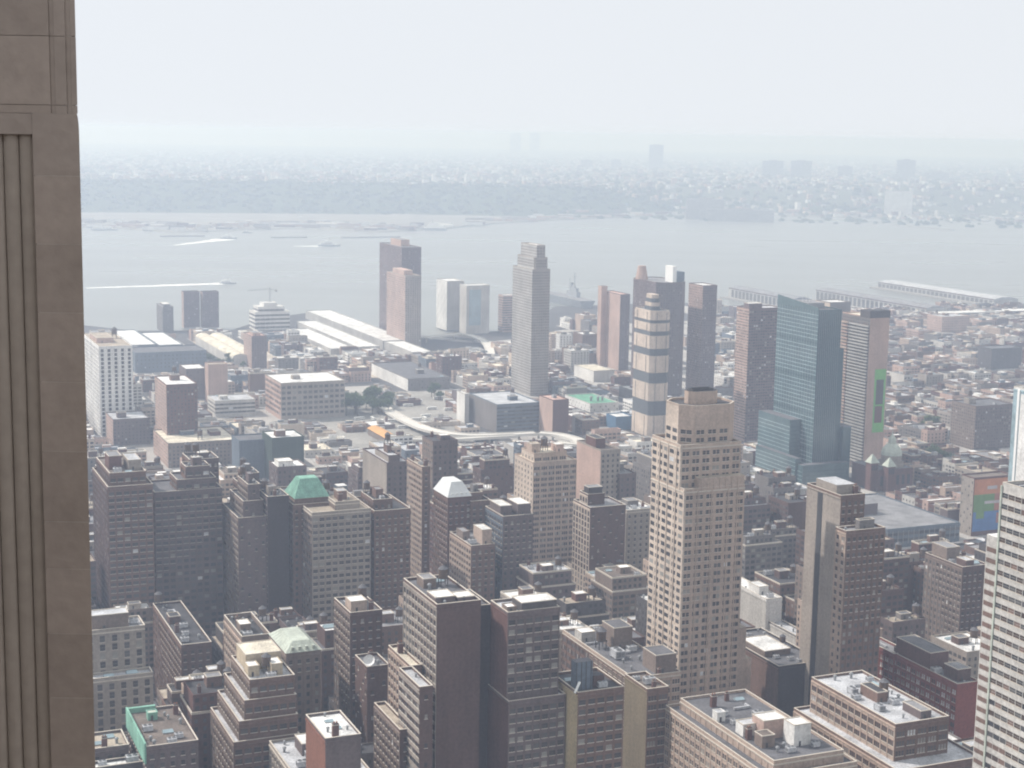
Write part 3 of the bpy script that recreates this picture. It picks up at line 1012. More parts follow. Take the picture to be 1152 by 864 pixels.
building('low wide block', 'low pale block with dark windows in front of the pink windowless block', (240, 242, 287, 452), yb=470, LA=40, wall='pale', roof='silver', fh=4.5, bw=4.5, style='band', **far)
building('dark left block', 'dark block with white roof rim at the left, below the white office block', (113, 127, 168, 473), yb=502, LA=45, wall='slate', wallA='pink', roof='silver', fh=3.4, bw=3.4, **far)
building('tan roofed block', 'pinkish block with bright tan roof and blue roof hut at left', (187, 189, 268, 500), yb=527, LA=75, wall='taupe', wallA='pink', roof='cream', fh=3.6, bw=3.6, kit=None, deco=D([('house', .3, .55, .5, .8, 4, 'blue_gray', 'silver'), ('house', .7, .4, .85, .6, 4, 'red_brown', 'brown'), ('eq', 'water_tank', .5, .2, 1.2)]), **far)
building('blank grey block', 'grey windowless block right of the tan roofed block', (268, 269, 303, 497), yb=540, LA=30, wall='blue_gray', roof='mid', style='none', kit=None, **far)
building('netted dark block', 'dark greenish block with grey roof right of the grey windowless block', (304, 306, 342, 494), yb=545, LA=36, wall=wall('netting', .09, .13, .11), roof='white', style='none', **far)
building('white roofed shed block', 'small dark block with two bright white roof huts above the green roofed loft', (305, 312, 345, 527), z=60, LA=26, wall='slate', roof='white', kit=None, deco=D([('house', .1, .2, .6, .7, 4, 'white', 'white')]), **far)
for k, (xl_, xc_, xr_, yy_) in enumerate([(330, 431, 462, 384), (322, 402, 427, 391), (312, 372, 398, 393), (385, 464, 486, 397)]):
    building('white shed %d' % k, ['rightmost of the bright white long roofs running to the river', 'middle of the bright white long roofs running to the river', 'leftmost of the bright white long roofs running to the river', 'short bright white roof below the pale brick tower'][k], (xl_, xc_, xr_, yy_), yb=yy_ + 10, LA=[420, 330, 240, 160][k], wall='concrete', roof='white', style='none', kit=None, windows=False, group='long white roofs by the river', name='shed', cat='shed')
building('white long hall', 'long hall with pale left wall and grey front among the open ground', (418, 459, 506, 427), yb=440, wall='gray', wallA='white', roof='mid', style='sparse', styleA='none', **far)
building('white stair tower', 'narrow bright white block at the left end of the blue grey block', (514, 523, 528, 444), yb=476, wall='pale', wallA='white', roof='white', style='none', kit=None, **far)
building('blue grey block', 'wide blue grey block with pale left face beside the curving ramp', (528, 559, 608, 456), yb=488, wall='blue_gray', wallA='gray', roof='silver', fh=4, bw=4, style='band', styleA='none', **far)
building('pink brick cube', 'pink brick block right of the blue grey block', (607, 622, 640, 451), yb=492, wall='red_brown', wallA='pink', roof='pink', style='none', kit=None, deco=D([('eq', 'cooling_unit', .5, .5, 1.5)]), **far)
building('green roofed hall', 'low hall with bright green roof and white vents', (641, 664, 696, 455), yb=464, LA=70, wall='pale', wallA='white', roof='green', style='sparse', kit=None, deco=D([('eq', 'roof_vent', .3, .3, 3), ('eq', 'roof_vent', .5, .25, 3), ('eq', 'roof_vent', .7, .3, 3)]), **far)
building('bright blue block', 'small bright blue block left of the striped tower', (684, 693, 712, 470), yb=484, LA=24, wall=wall('bright_blue', .12, .25, .42), roof='white', style='none', kit=None, **far)
building('white hall', 'white hall with bright front below the pink slab tower', (655, 668, 690, 418), yb=430, LA=60, wall='pale', wallA='white', roof='cream', style='none', kit=None, **far)

# ---- right middle distance
building('beige slab', 'beige block with dark right face standing above the low roofs at right', (1071, 1098, 1141, 458), yb=507, wall='slate', wallA='taupe', roof='mid', fh=3.2, bw=3.0, **far)
building('rose block', 'low rose coloured block by the piers at right', (1056, 1060, 1091, 357), yb=374, LA=40, wall='pink', roof='silver', fh=4, bw=4, **far)
building('dark far block', 'dark block at the far right in front of the low roofs', (1108, 1116, 1150, 393), yb=416, LA=30, wall='dark_gray', roof='mid', style='sparse', kit=None, **far)


def mural(root, bl, wm, rm, rnd):
    B = bl[0]
    L, H = B[2], B[5]
    P = [pmat('mural_' + n, c, .8, .2, .15, 1.2) for n, c in (('orange', (.48, .20, .10)), ('rust', (.36, .15, .11)), ('leaf', (.13, .24, .09)), ('blue', (.07, .16, .36)), ('pale', (.45, .42, .44)))]
    b = MB()
    zz = lambda f: H * f
    def pan(x0, x1, z0, z1, m, e=.1): b.box(L * x0, -e, zz(z0), L * x1, -.02, zz(z1), m, bottom=True)
    pan(.02, .98, .72, .985, P[0]); pan(.02, .55, .42, .72, P[2]); pan(.55, .98, .42, .72, P[1]); pan(.02, .98, .08, .42, P[3])
    pan(.35, .6, .80, .86, P[4], .16); pan(.3, .7, .55, .6, P[4], .16); pan(.62, .9, .2, .38, P[1], .16); pan(.1, .3, .3, .5, P[2], .16)
    b.build('mural', root)


building('mural building', 'block with an orange, green and blue mural covering its front', (1082, 1096, 1140, 539), yb=604, wall='red_brown', wallA='stone', roof='brown', style='none', styleA='sparse', deco=mural, kit=None, **far)


def deck(root, bl, wm, rm, rnd):
    B = bl[0]
    L, A, H = B[2], B[3], B[5]
    b = MB()
    for k in range(14):
        xx = L * k / 14
        b.box(xx + .3, -.25, H * .2, xx + .8, -.01, H - 1, STEEL, bottom=True)
    b.box(0, -.3, H - 1.2, L, -.02, H + .3, W['blue_gray'], bottom=True)
    b.build('steel_frame', root)
    b = MB(); b.box(-4, A * .45, H + .02, L * .38, A * .98, H + 9, W['slate'], RF['gray']); b.build('upper_deck', root)


building('bus deck', 'long low steel framed deck building with flat grey roof', (948, 998, 1080, 597), yb=618, LA=112, wall='blue_gray', roof='gray', style='band', fh=5, bw=9, deco=deck, kit=None, **far)
building('tan slab tower', 'tan windowless slab with dark vertical slot and brown stepped wing at its right', (908, 946, 973, 560), z=144, wall='brown', wallA='stone', roof='gray', fh=4, bw=3.2, styleA='none', style='grid', kit=None, yvis=768,
         deco=lambda root, bl, wm, rm, rnd: (lambda b, c, B: (b.box(-.25, B[3] * .52, 0, -.01, B[3] * .66, B[5] - 1, DARKMETAL, bottom=True), b.build('window_slot', root),
             c.box(B[2] * .1, B[3] * .2, B[5], B[2] * .9, B[3] * .8, B[5] + 5, W['stone'], RF['silver']), c.build('plant_room', root)))(MB(), MB(), bl[0]))
building('stepped brown wing', 'brown wing with many small windows stepping down right of the tan slab', (945, 952, 996, 600), z=130, LA=9, wall='brown', wallA='tan', roof='gray', fh=4, bw=3.0, yvis=700)
building('brown vent block', 'brown block with pale left face and irregular top, left of the white banded tower', (1041, 1083, 1112, 640), z=72, wall='dark_brown', wallA='taupe', roof='gray', fh=4, bw=3.4, yvis=710, deco=D([('house', .1, .5, .6, .9, 8, 'taupe', 'gray'), ('house', .2, .05, .5, .3, 4, 'dark_brown', 'silver')]), kit=None)
building('slender glass edge', 'slender pale blue glazed tower rising behind the white banded tower', (0, 0, 0, 0), fl=(1140.5, 437), z=196, LA=28, LB=30, wall='white', wallA=CURTAIN_PALE, roof='white', style='none', styleA='none', fh=4, bw=3.5, deco=lambda root, bl, wm, rm, rnd: (lambda b, B: (b.box(-.4, B[3] - 5, 0, -.01, B[3] - 3.4, B[5], WHITE, bottom=True), b.box(-.4, 4, 0, -.01, B[3] - 6, B[5] - 2, W['white'], bottom=True), b.build('white_fin', root)))(MB(), bl[0]), kit=None, yvis=540, name='office_tower')

# ---- the tall tan tower in the centre right and its podium
def crown(root, bl, wm, rm, rnd):
    x0, y0, x1, y1, z0, z1, c = bl[-1]
    b = MB()
    b.prism(chamfer_poly(x0 + 8, y0 + 8, x1 - 7, y1 - 7, 3), z1 - .5, z1 + 6.5, W['tan'], RF['dark'], False)
    b.ring(x0 + 10, y0 + 10, z1 + 6.5, x1 - 10, y1 - 10, z1 + 7.6, .4, DARKMETAL)
    b.build('penthouse', root)
    m = bl[0]
    b = MB()          # right wing that keeps the lower face line higher up
    L = m[2]
    b.box(L * .24, -.02, m[5], L - .4, 5.2, m[5] + 6, W['tan'], RF['tan'])
    for k in range(7): b.box(L * (.27 + .1 * k), -.3, m[5], L * (.27 + .1 * k) + .5, -.02, m[5] + 5.4, W['tan'], bottom=True)
    b.build('setback_wing', root)
    b = MB()          # stone quoins on the corners, long vertical light lines
    for zz in bl[:2]:
        b.box(zz[0] - .35, zz[1] - .35, zz[4], zz[0] + .8, zz[1] + .8, zz[5] + .8, W['sand'])
    for f in (.25, .5, .75): b.box(-.4, m[3] * f - .35, 0, -.01, m[3] * f + .35, bl[1][5], W['sand'], bottom=True)
    for f in (.22, .45, .72, .88): b.box(L * f - .3, -.4, 0, L * f + .3, -.01, m[5], W['tan'], bottom=True)
    b.build('stone_rib', root)
    b = MB()          # lower shoulders at the right foot
    b.box(L + .02, 3, 0, L + 6, m[3] - 4, m[5] * .50, W['tan'], RF['tan']); b.box(L + 6.02, 5, 0, L + 11, m[3] - 5, m[5] * .38, W['tan'], RF['tan'])
    b.build('shoulder', root)


building('tall tan tower', 'tallest tan stone tower with chamfered crown, standing right of centre', (732.5, 770, 838, 553), z=148, wall='tan', wallA='sand', roof='dark', fh=3.96, bw=5.4, style='pair', styleA='wide', tiers=[(21, 5, 0, 0, 0), (19, 2, 3, 2.5, 0, 6)], deco=crown, kit=None, ribs=False, yvis=790, name='office_tower')
building('long podium', 'long tan loft with flat dark roof, at the foot of the tall tan tower', (633, 712, 766, 765), z=62, wall='tan', wallA='brown', roof='mid', fh=4.2, bw=5, style='triple', styleA='triple', yvis=830,
         deco=D([('house', .55, .05, .98, .22, 9, 'taupe', 'mid'), ('house', .45, .55, .85, .72, 11, 'taupe', 'mid'), ('house', .05, .75, .35, .85, 5, 'pale', 'white'), ('eq', 'cooling_unit', .3, .4, 2), ('eq', 'water_tank', .25, .6, 1.3), ('eq', 'roof_duct', .5, .45, 1)]), kit=None)

# ---- lofts of the middle ground, left to right
building('brown brick loft', 'broad brown brick loft with orange roof houses, next to the stone pier', (104, 121, 172, 550), z=112, wall='brown', wallA='dark_brown', roof='brown', fh=3.9, bw=3.6, style='wide', styleA='grid', yvis=690, tiers=[(7, 5, 3, 2, 3)], deco=D([('house', .1, .3, .45, .6, 8, 'red_brown', 'gray'), ('house', .6, .2, .95, .6, 6, 'stone', 'silver')]), kit=None)
building('dim twin loft', 'broad dim grey loft right of the brown brick loft, with shallow vertical bays', (170, 174, 250, 556), z=104, LA=34, wall='slate', wallA='brown', roof='mid', fh=3.9, bw=3.9, style='wide', yvis=690, ribs=2, tiers=[(6, 3, 8, 14, 3), (7, 3, 5, 6, 3)])
building('dim tall loft', 'dim brown tower rising behind the dim grey loft', (205, 213, 246, 519), z=112, wall='slate', wallA='brown', roof='mid', fh=3.9, bw=3.4, yvis=556)
building('stepped dim loft', 'dim loft with stepped left side, left of the dark blank wall', (250, 268, 300, 585), z=92, wall='slate', wallA='taupe', roof='dark', fh=3.9, bw=3.4, style='sparse', styleA='grid', tiers=[(9, 4, 4, 4, 1), (9, 4, 4, 4, 1)], yvis=690)
building('slim dim tower', 'slim dim tower with stepped top behind the dark blank wall', (262, 272, 298, 548), z=92, wall='slate', wallA='brown', roof='mid', fh=3.9, bw=3.2, tiers=[(7, 3, 3, 3, 3)], yvis=590)
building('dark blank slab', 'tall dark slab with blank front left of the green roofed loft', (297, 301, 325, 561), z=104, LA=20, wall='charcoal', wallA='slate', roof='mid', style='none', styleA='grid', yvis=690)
building('green roofed loft', 'brown loft crowned by a green hipped copper roof', (306, 330, 373, 570), z=98, wall='brown', wallA='taupe', roof='mid', fh=3.9, bw=3.5, kit=None, yvis=600, tiers=[(3, 2, 26, 1.5, 1)], deco=D([('hip', 10.5, 5, 6.5, COPPER)]))
building('grey broad loft', 'broad grey loft with pale rim in front of the green roofed loft', (325, 351, 417, 579), z=97, LA=42, wall='stone', wallA='taupe', roof='tan', fh=3.9, bw=3.7, style='wide', yvis=690, tiers=[(4, 6, 6, 16, 5)])
building('dim brown loft', 'dim brown loft right of the broad grey loft, one white fan on its front', (416, 421, 462, 577), z=94, LA=40, wall='brown', roof='dark', fh=3.9, bw=3.6, yvis=690, tiers=[(5, 8, 8, 2, 9)])
building('blank gray loft', 'loft with blank pale left face and dark right face behind the dim brown loft', (408, 435, 460, 522), z=88, wall='slate', wallA='stone', roof='silver', fh=3.9, bw=3.5, styleA='none', yvis=575, tiers=[(4, 5, 20, 3, 5)])
building('narrow tan loft', 'narrow tan loft beside the tall narrow dark tower', (458, 475, 484, 527), z=103, wall='brown', wallA='tan', roof='tan', fh=3.9, bw=3.2, yvis=640)
building('narrow dark tower', 'tall narrow tower with tan left edge and dark front near the centre', (475, 487, 515, 498), z=104, wall='slate', wallA='taupe', roof='dark', fh=3.9, bw=3.4, yvis=560)
building('mansard loft', 'brown loft crowned by a pale grey mansard roof', (488, 504, 530, 562), z=96, wall='red_brown', wallA='brown', roof='mid', fh=3.9, bw=3.4, kit=None, yvis=640, deco=D([('hip', 8.5, 4, 5, MANSARD, 1)]))
building('brown side loft', 'brown loft adjoining the right side of the mansard roofed loft', (528, 530, 552, 566), z=93, LA=26, wall='brown', roof='dark', fh=3.9, bw=3.4, yvis=640, tiers=[(4, 6, 6, 2, 3)])
building('dark twin topped loft', 'dark blue grey loft with two white roofed huts in front of the stepped tan loft', (546, 566, 600, 583), z=90, wall='slate', wallA='blue_gray', roof='mid', fh=3.9, bw=3.4, kit=None, yvis=640, deco=D([('house', .03, .2, .4, .8, 6, 'slate', 'white'), ('house', .55, .1, .97, .7, 7, 'slate', 'white'), ('eq', 'water_tank', .48, .8, 1)]))
building('stepped tan loft', 'large tan loft with ragged stepped top and pale left face near the centre', (579, 600, 649, 522), z=98, wall='tan', wallA='sand', roof='cream', fh=3.9, bw=5.0, style='triple', styleA='grid', yvis=640, tiers=[(5, 6, 5, 3, 5)], deco=D([('house', .05, .3, .3, .7, 6, 'tan', 'tan'), ('house', .75, .2, .98, .6, 5, 'pink', 'white'), ('eq', 'water_tank', .5, .5, 1.2)]), kit=None)
building('rosy blank loft', 'rosy brown loft with blank left face right of the stepped tan loft', (649, 676, 698, 508), z=94, wall='stone', wallA='pink', roof='brown', fh=3.9, bw=3.6, styleA='none', yvis=590, deco=D([('house', .1, .3, .6, .7, 7, 'red_brown', 'dark')]), kit=None)
building('small gray loft', 'grey loft with flat roof left of the tall tan tower', (692, 697, 716, 535), z=76, LA=30, wall='slate', roof='gray', fh=3.9, bw=3.4, yvis=590)
building('pale slender loft', 'pale loft with tall narrow left face and dark front, left of the tall tan tower', (645, 664, 704, 573), z=90, wall='dark_brown', wallA='sand', roof='gray', fh=3.9, bw=3.4, styleA='strip', style='sparse', yvis=640, tiers=[(6, 10, 3, 3, 10)], kit=None, deco=D([('house', .1, .1, .9, .7, 5, 'charcoal', 'gray')]))
building('white topped gray loft', 'grey loft with white roof touching the left edge of the tall tan tower', (702, 705, 738, 576), z=78, LA=26, wall='stone', roof='white', fh=3.9, bw=3.6, yvis=640)
building('tan corner loft', 'tan loft with slender pale stair tower in front of the mansard roofed loft', (506, 530, 557, 616), z=76, wall='brown', wallA='tan', roof='gray', fh=3.9, bw=3.5, yvis=660, kit=None, deco=D([('house', .55, .1, .95, .5, 9, 'tan', 'white'), ('house', .1, .5, .4, .8, 5, 'taupe', 'gray')]))

# ---- foreground, left to right
building('grey pilaster block', 'grey block with rows of tall dark windows and pale pilasters beside the stone pier', (90, 94, 163, 713), z=92, LA=16, wall='stone', wallA='stone', roof='silver', fh=4.1, bw=4.6, style='strip', deco=D([('house', .15, .15, .75, .7, 7, 'taupe', 'silver')]), kit=None, yvis=780)
building('grey pilaster wing', 'lower grey wing with pale roof in front of the grey pilaster block', (88, 92, 172, 768), z=72, LA=8, wall='stone', wallA='stone', roof='silver', fh=4.1, bw=4.6, style='strip', kit=None, yvis=810)
building('copper edged block', 'block with flat brown roof and green copper parapet on its left edge', (144, 165, 223, 843), z=76, wall='slate', roof='brown', fh=4, bw=3.6, kit=None,
         deco=lambda root, bl, wm, rm, rnd: (lambda b, B: (b.box(-.9, -.2, B[5] - 6, -.16, B[3] + .3, B[5] + 2.6, COPPER, bottom=True), b.box(-.9, B[3] - 1, B[5] + .02, B[2] * .55, B[3] + .6, B[5] + 2.2, COPPER), b.build('copper_parapet', root), equip('skylight', root, B[2] * .55, B[3] * .35, B[5] + .02), equip('roof_vent', root, B[2] * .7, B[3] * .7, B[5] + .02), bulkhead(root, B[2] * .3, B[3] * .72, B[5] + .02, 4, 4, 3, COPPER, COPPER_PALE)))(MB(), bl[0]))
building('tan terrace block', 'low block with tan roof terrace at the foot of the stone pier', (100, 102, 145, 846), z=70, LA=18, wall='slate', wallA='stone', roof='tan', fh=4, bw=4, kit=None, deco=D([('eq', 'skylight', .3, .4, 1)]))
building('white canopy block', 'block with bright white roof at the bottom left corner', (92, 98, 170, 868), z=66, LA=7, wall='dark_gray', roof='white', fh=4, bw=4, kit=None)
building('ziggurat loft', 'brown loft with stepped pinkish setbacks and cream roof house', (237, 263, 337, 838), z=62, wall='brown', wallA='taupe', roof='silver', fh=4.3, bw=3.6, style='wide', styleA='grid', kit=None, tiers=[(8, 2.5, 1, 3, 0), (8, 2.5, 1, 3, 0), (8, 2.5, 1, 3, 0)],
         deco=D([('house', .1, .45, .9, .95, 7, 'buff', 'cream'), ('house', .05, .2, .3, .42, 4.5, 'buff', 'white'), ('house', .55, .15, .8, .42, 5, 'buff', 'white'), ('eq', 'water_tank', .5, .3, 1)]))
building('copper villa block', 'block crowned by a pale green hipped roof behind the stepped brown loft', (303, 322, 361, 738), z=82, wall='taupe', roof='mid', fh=4, bw=3.6, kit=None, deco=D([('hip', 3.8, 4, 5, COPPER_PALE, 1)]), yvis=760)
building('parapet court block', 'block with walled dark roof court left of the pale green hipped roof', (252, 272, 304, 722), z=78, wall='taupe', wallA='tan', roof='dark', fh=4, bw=3.6, parapet=2.5, yvis=740)
building('dark court loft', 'dim loft with long tan left face at the end of the narrow street', (172, 204, 238, 728), z=52, wall='dark_brown', wallA='brown', roof='dark', fh=4, bw=3.6, yvis=760)
building('white lid block', 'block with bright white roof and orange left wall in the foreground', (344, 366, 406, 834), z=86, wall='slate', wallA=wall('faded_red', .36, .17, .12), roof='white', style='none', styleA='none', kit=None, deco=D([('eq', 'skylight', .55, .4, .8), ('eq', 'skylight', .5, .7, .8)]))
building('white deck block', 'block with wide pale roof deck in front of the orange walled block', (303, 338, 420, 885), z=62, wall='stone', roof='silver', fh=4, bw=3.8, kit=None, deco=D([('house', .3, .62, .6, .85, 5, 'slate', 'white'), ('eq', 'cooling_unit', .2, .4, 1.2)]))
building('round gabled loft', 'narrow brown loft with pale curved parapet and dishes on its left side', (376, 394, 430, 692), z=98, wall='dark_brown', wallA='taupe', roof='mid', fh=4, bw=3.4, yvis=790, tiers=[], deco=D([('house', .1, .15, .6, .5, 5, 'tan', 'white'), ('eq', 'water_tank', .75, .7, 1)]), kit=None)
building('dish block', 'small dark block carrying a white satellite dish', (407, 413, 438, 753), z=80, LA=18, wall='dark_brown', roof='mid', fh=4, bw=3.4, style='sparse', kit=None, yvis=800,
         deco=lambda root, bl, wm, rm, rnd: dish(root, 2.0, 3.0, bl[0][5] + .02, 2.6))


building('pale left loft', 'grey loft with pale ribbed left wall and dark blank red brown front, left of centre', (454, 491.5, 541, 683), z=128, wall=wall('shaded_brick', .20, .125, .11), wallA='stone', roof='mid', fh=4.1, bw=3.6, style='none', styleA='wide', yvis=850, kit=None,  # red brown front darkened, the shade of this side put into its colour
         deco=D([('house', .05, .1, .5, .35, 2.5, 'slate', 'white'), ('house', .55, .1, .95, .3, 1.6, 'slate', 'white'), ('eq', 'roof_vent', .3, .6, 1.4), ('house', .2, .65, .5, .85, 4, 'taupe', 'gray'), ('eq', 'water_tank', .7, .7, 1)]))
building('grey banded loft', 'dark loft with rows of bright windows, red brown left wall and white roof house', (547, 572, 636, 792), z=88, wall='slate', wallA='red_brown', roof='silver', fh=4.1, bw=3.4, style='wide', styleA='none', yvis=864, kit=None, tiers=[(37, 3, 3, 0.3, 2)], paneset=[PANE[0], PANE[0], PANE[1], PANE[1], PANE[2]],
         deco=D([('house', .28, .04, .95, .6, 4, 'dark_gray', 'white'), ('house', .02, .1, .2, .4, 2.5, 'taupe', 'white')]))
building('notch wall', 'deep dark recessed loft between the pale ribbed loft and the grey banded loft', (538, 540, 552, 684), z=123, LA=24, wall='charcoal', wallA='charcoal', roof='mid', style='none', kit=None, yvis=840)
building('ribbed step loft', 'ribbed pale loft stepping down left of the tall pale ribbed loft', (449, 472, 487, 776), z=99, wall='dark_brown', wallA='stone', roof='silver', fh=4.1, bw=3.4, style='sparse', styleA='band', yvis=850, kit=None)
building('tan step loft', 'tan edged lower step beside the ribbed step loft', (437, 462, 470, 752), z=98, wall='brown', wallA='tan', roof='cream', fh=4.1, bw=3.4, yvis=800, kit=None)
building('low tan step', 'low tan roofed step below the ribbed step loft', (421, 450, 462, 824), z=76, wall='dark_brown', wallA='taupe', roof='tan', fh=4.1, bw=3.4, kit=None)
building('cluttered low block', 'low dark block with cluttered pale roof at the foot of the red brown wall', (478, 505, 636, 862), z=50, LA=30, wall='dark_brown', roof='mid', fh=4, bw=3.6, kit=None, deco=D([('house', .03, .3, .14, .8, 4, 'stone', 'silver'), ('eq', 'cooling_unit', .4, .5, 1.4), ('eq', 'roof_duct', .6, .4, 1.2), ('eq', 'skylight', .75, .6, 1), ('house', .85, .3, .95, .7, 3, 'slate', 'gray')]))


def yellow_top(root, bl, wm, rm, rnd):
    x0, y0, x1, y1, z0, z1, c = bl[-1]
    b = MB()
    b.box(x0 + 1.5, y0 + 5, z1, x0 + 9, y0 + 10, z1 + 12, W['blue_gray'], RF['mid'])
    for k in range(4): b.box(x0 + 1.5 + k * 2.2, y0 + 4.8, z1, x0 + 1.8 + k * 2.2, y0 + 5, z1 + 12.3, DARKMETAL)
    b.build('tank_enclosure', root)
    b = MB()
    b.box(x0 + 10, y0 + 6, z1, x0 + 15, y0 + 10, z1 + 5, W['dark_brown'], RF['dark'])
    b.build('bulkhead', root)
    b = MB(); b.bar((x0 + .6, y0 + 2.2, z1), (x0 + 1.0, y0 + 2.0, z1 + 1.5), .12, STEEL); b.bar((x0 - .6, y0 + 1.6, z1 + .4), (x0 + 2.2, y0 + 3.0, z1 + 4.4), .55, WHITE, 8); b.build('white_pipe', root)


building('yellow edged loft', 'brown loft with bright yellow left wall and dark tank enclosure on its roof', (621, 650, 702, 782), z=92, wall='brown', wallA='yellow', roof='dark', fh=4.2, bw=3.8, style='wide', styleA='column', kit=None, deco=yellow_top)
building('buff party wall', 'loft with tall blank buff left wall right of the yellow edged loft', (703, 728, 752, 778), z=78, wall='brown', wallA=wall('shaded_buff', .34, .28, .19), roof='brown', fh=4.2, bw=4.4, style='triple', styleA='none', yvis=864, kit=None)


def white_huts(root, bl, wm, rm, rnd):
    x0, y0, x1, y1, z0, z1, c = bl[-1]
    L, A = x1 - x0, y1 - y0
    for fx, fy, dx, dy, h, wl, rf in ((.28, .30, 11, 9, 8, 'pink', 'white'), (.52, .16, 8, 8, 9, 'white', 'white'), (.10, .38, 9, 6, 5, 'white', 'silver'), (.05, .62, 4, 4, 4, 'white', 'silver'), (.12, .20, 6, 6, 5, 'taupe', 'brown')):
        bulkhead(root, x0 + fx * L, y0 + fy * A, z1 + .02, dx, dy, h, W[wl], RF[rf])
    equip('cooling_unit', root, x0 + .25 * L, y0 + .7 * A, z1 + .02)
    equip('roof_duct', root, x0 + .6 * L, y0 + .75 * A, z1 + .02)


building('tan loft with white huts', 'long tan loft with white and pink huts on its dark roof, at the bottom', (749, 864, 960, 876), z=70, LB=42, wall='tan', wallA='tan', roof='mid', fh=4.2, bw=4.2, style='triple', styleA='pair', kit=None, tiers=[(4, 4, 4, 5, 4)], deco=white_huts)
building('wide tan loft', 'wide tan loft with pale raised roof storey at the bottom right', (893, 1010, 1104, 870), z=66, wall='brown', wallA='tan', roof='silver', fh=4.2, bw=4.6, style='triple', styleA='triple', kit=None, tiers=[(15, 11, 4, 6, 9)],
         deco=D([('house', .35, .42, .55, .62, 4.5, 'brown', 'dark'), ('house', .55, .05, .75, .25, 3.5, 'slate', 'gray'), ('eq', 'cooling_unit', .2, .3, 1.2), ('eq', 'roof_duct', .6, .75, 1), ('eq', 'water_tank', .6, .5, 1), ('eq', 'cooling_unit', .25, .65, 1.2), ('eq', 'skylight', .8, .7, 1.4)]))
building('dark back block', 'dark blank block with ragged white roof edge behind the wide tan loft', (856, 876, 925, 752), z=50, LA=60, wall='charcoal', wallA='brown', roof='mid', style='none', styleA='none', kit=None, yvis=800, deco=D([('house', .1, .3, .7, .7, 3, 'taupe', 'white'), ('eq', 'roof_vent', .8, .8, 1.5), ('eq', 'water_tank', .8, .5, .8)]))
building('white edged shed', 'low long building with bright white roof edge behind the dark blank block', (851, 903, 918, 721), z=30, wall='gray', wallA='pale', roof='silver', style='none', kit=None, yvis=750)
building('white stepped hut', 'low block with white roof huts right of the tall tan tower', (838, 862, 880, 676), z=44, LA=60, wall='white', wallA='pale', roof='white', style='none', kit=None, yvis=700, deco=D([('house', .2, .2, .8, .4, 5, 'white', 'white')]))
building('small red brick loft', 'smaller red brick loft with bright window row left of the larger red brick loft', (965, 1006, 1024, 738), z=58, wall='red', wallA='red', roof='gray', fh=4.2, bw=3.8, style='wide', styleA='pair', kit=None, yvis=790, paneset=[PANE[0], PANE[2], PANE[3]], deco=D([('eq', 'roof_duct', .4, .5, 1)]))
building('large red brick loft', 'larger red brick loft with raised rear storey and grey roof at right', (1004, 1077, 1102, 772), z=58, wall='red', wallA='red', roof='mid', fh=4.2, bw=3.8, style='none', styleA='pair', kit=None, yvis=812, paneset=[PANE[0], PANE[2], PANE[3]],
         deco=D([('house', .1, .45, .95, .98, 9, 'red_brown', 'mid'), ('house', .3, .1, .9, .3, 6, 'dark_brown', 'gray'), ('eq', 'cooling_unit', .2, .38, 1.3)]))


def white_tower(root, bl, wm, rm, rnd):
    B = bl[0]
    b = MB()
    b.box(2, B[3] + .02, 0, B[2] - 2, B[3] + 9, B[5] - 20, W['pale'], RF['white'])
    b.build('lower_wing', root)
    b = MB()
    z = B[5] - 26
    while z > 20:
        b.box(1.9, B[3] + .5, z, 1.98, B[3] + 8.5, z + 1.7, W['brown'], bottom=True)
        z -= 4.0
    b.build('wing_windows', root)
    b = MB()
    z = B[5] - 8.45
    while z > 8:
        b.box(-.14, .2, z + 2.1, -.01, B[3] + .2, z + 4.0, W['pale'], bottom=True)
        z -= 4.0
    b.box(-.5, B[3] - .3, 0, -.02, B[3] + .5, B[5], COPPER_PALE, bottom=True)
    b.build('white_spandrel', root)


building('white banded tower', 'white office tower with horizontal window bands at the right edge of the view', (0, 0, 0, 0), fl=(1128, 546), z=200, LA=52, LB=36, wall='pale', roof='mid', style='band', fh=4.0, bw=3.2, kit=None, ribs=False, cornice=False, deco=white_tower, name='office_tower', paneset=[PANE[0], PANE[1], wall('bronze_pane', .12, .085, .07), wall('bronze_pane', .12, .085, .07), PANE[0], W['brown']])

# ================================================================== ramps, church, trees, vehicles, piers, boats, crane
RAMPQ = []


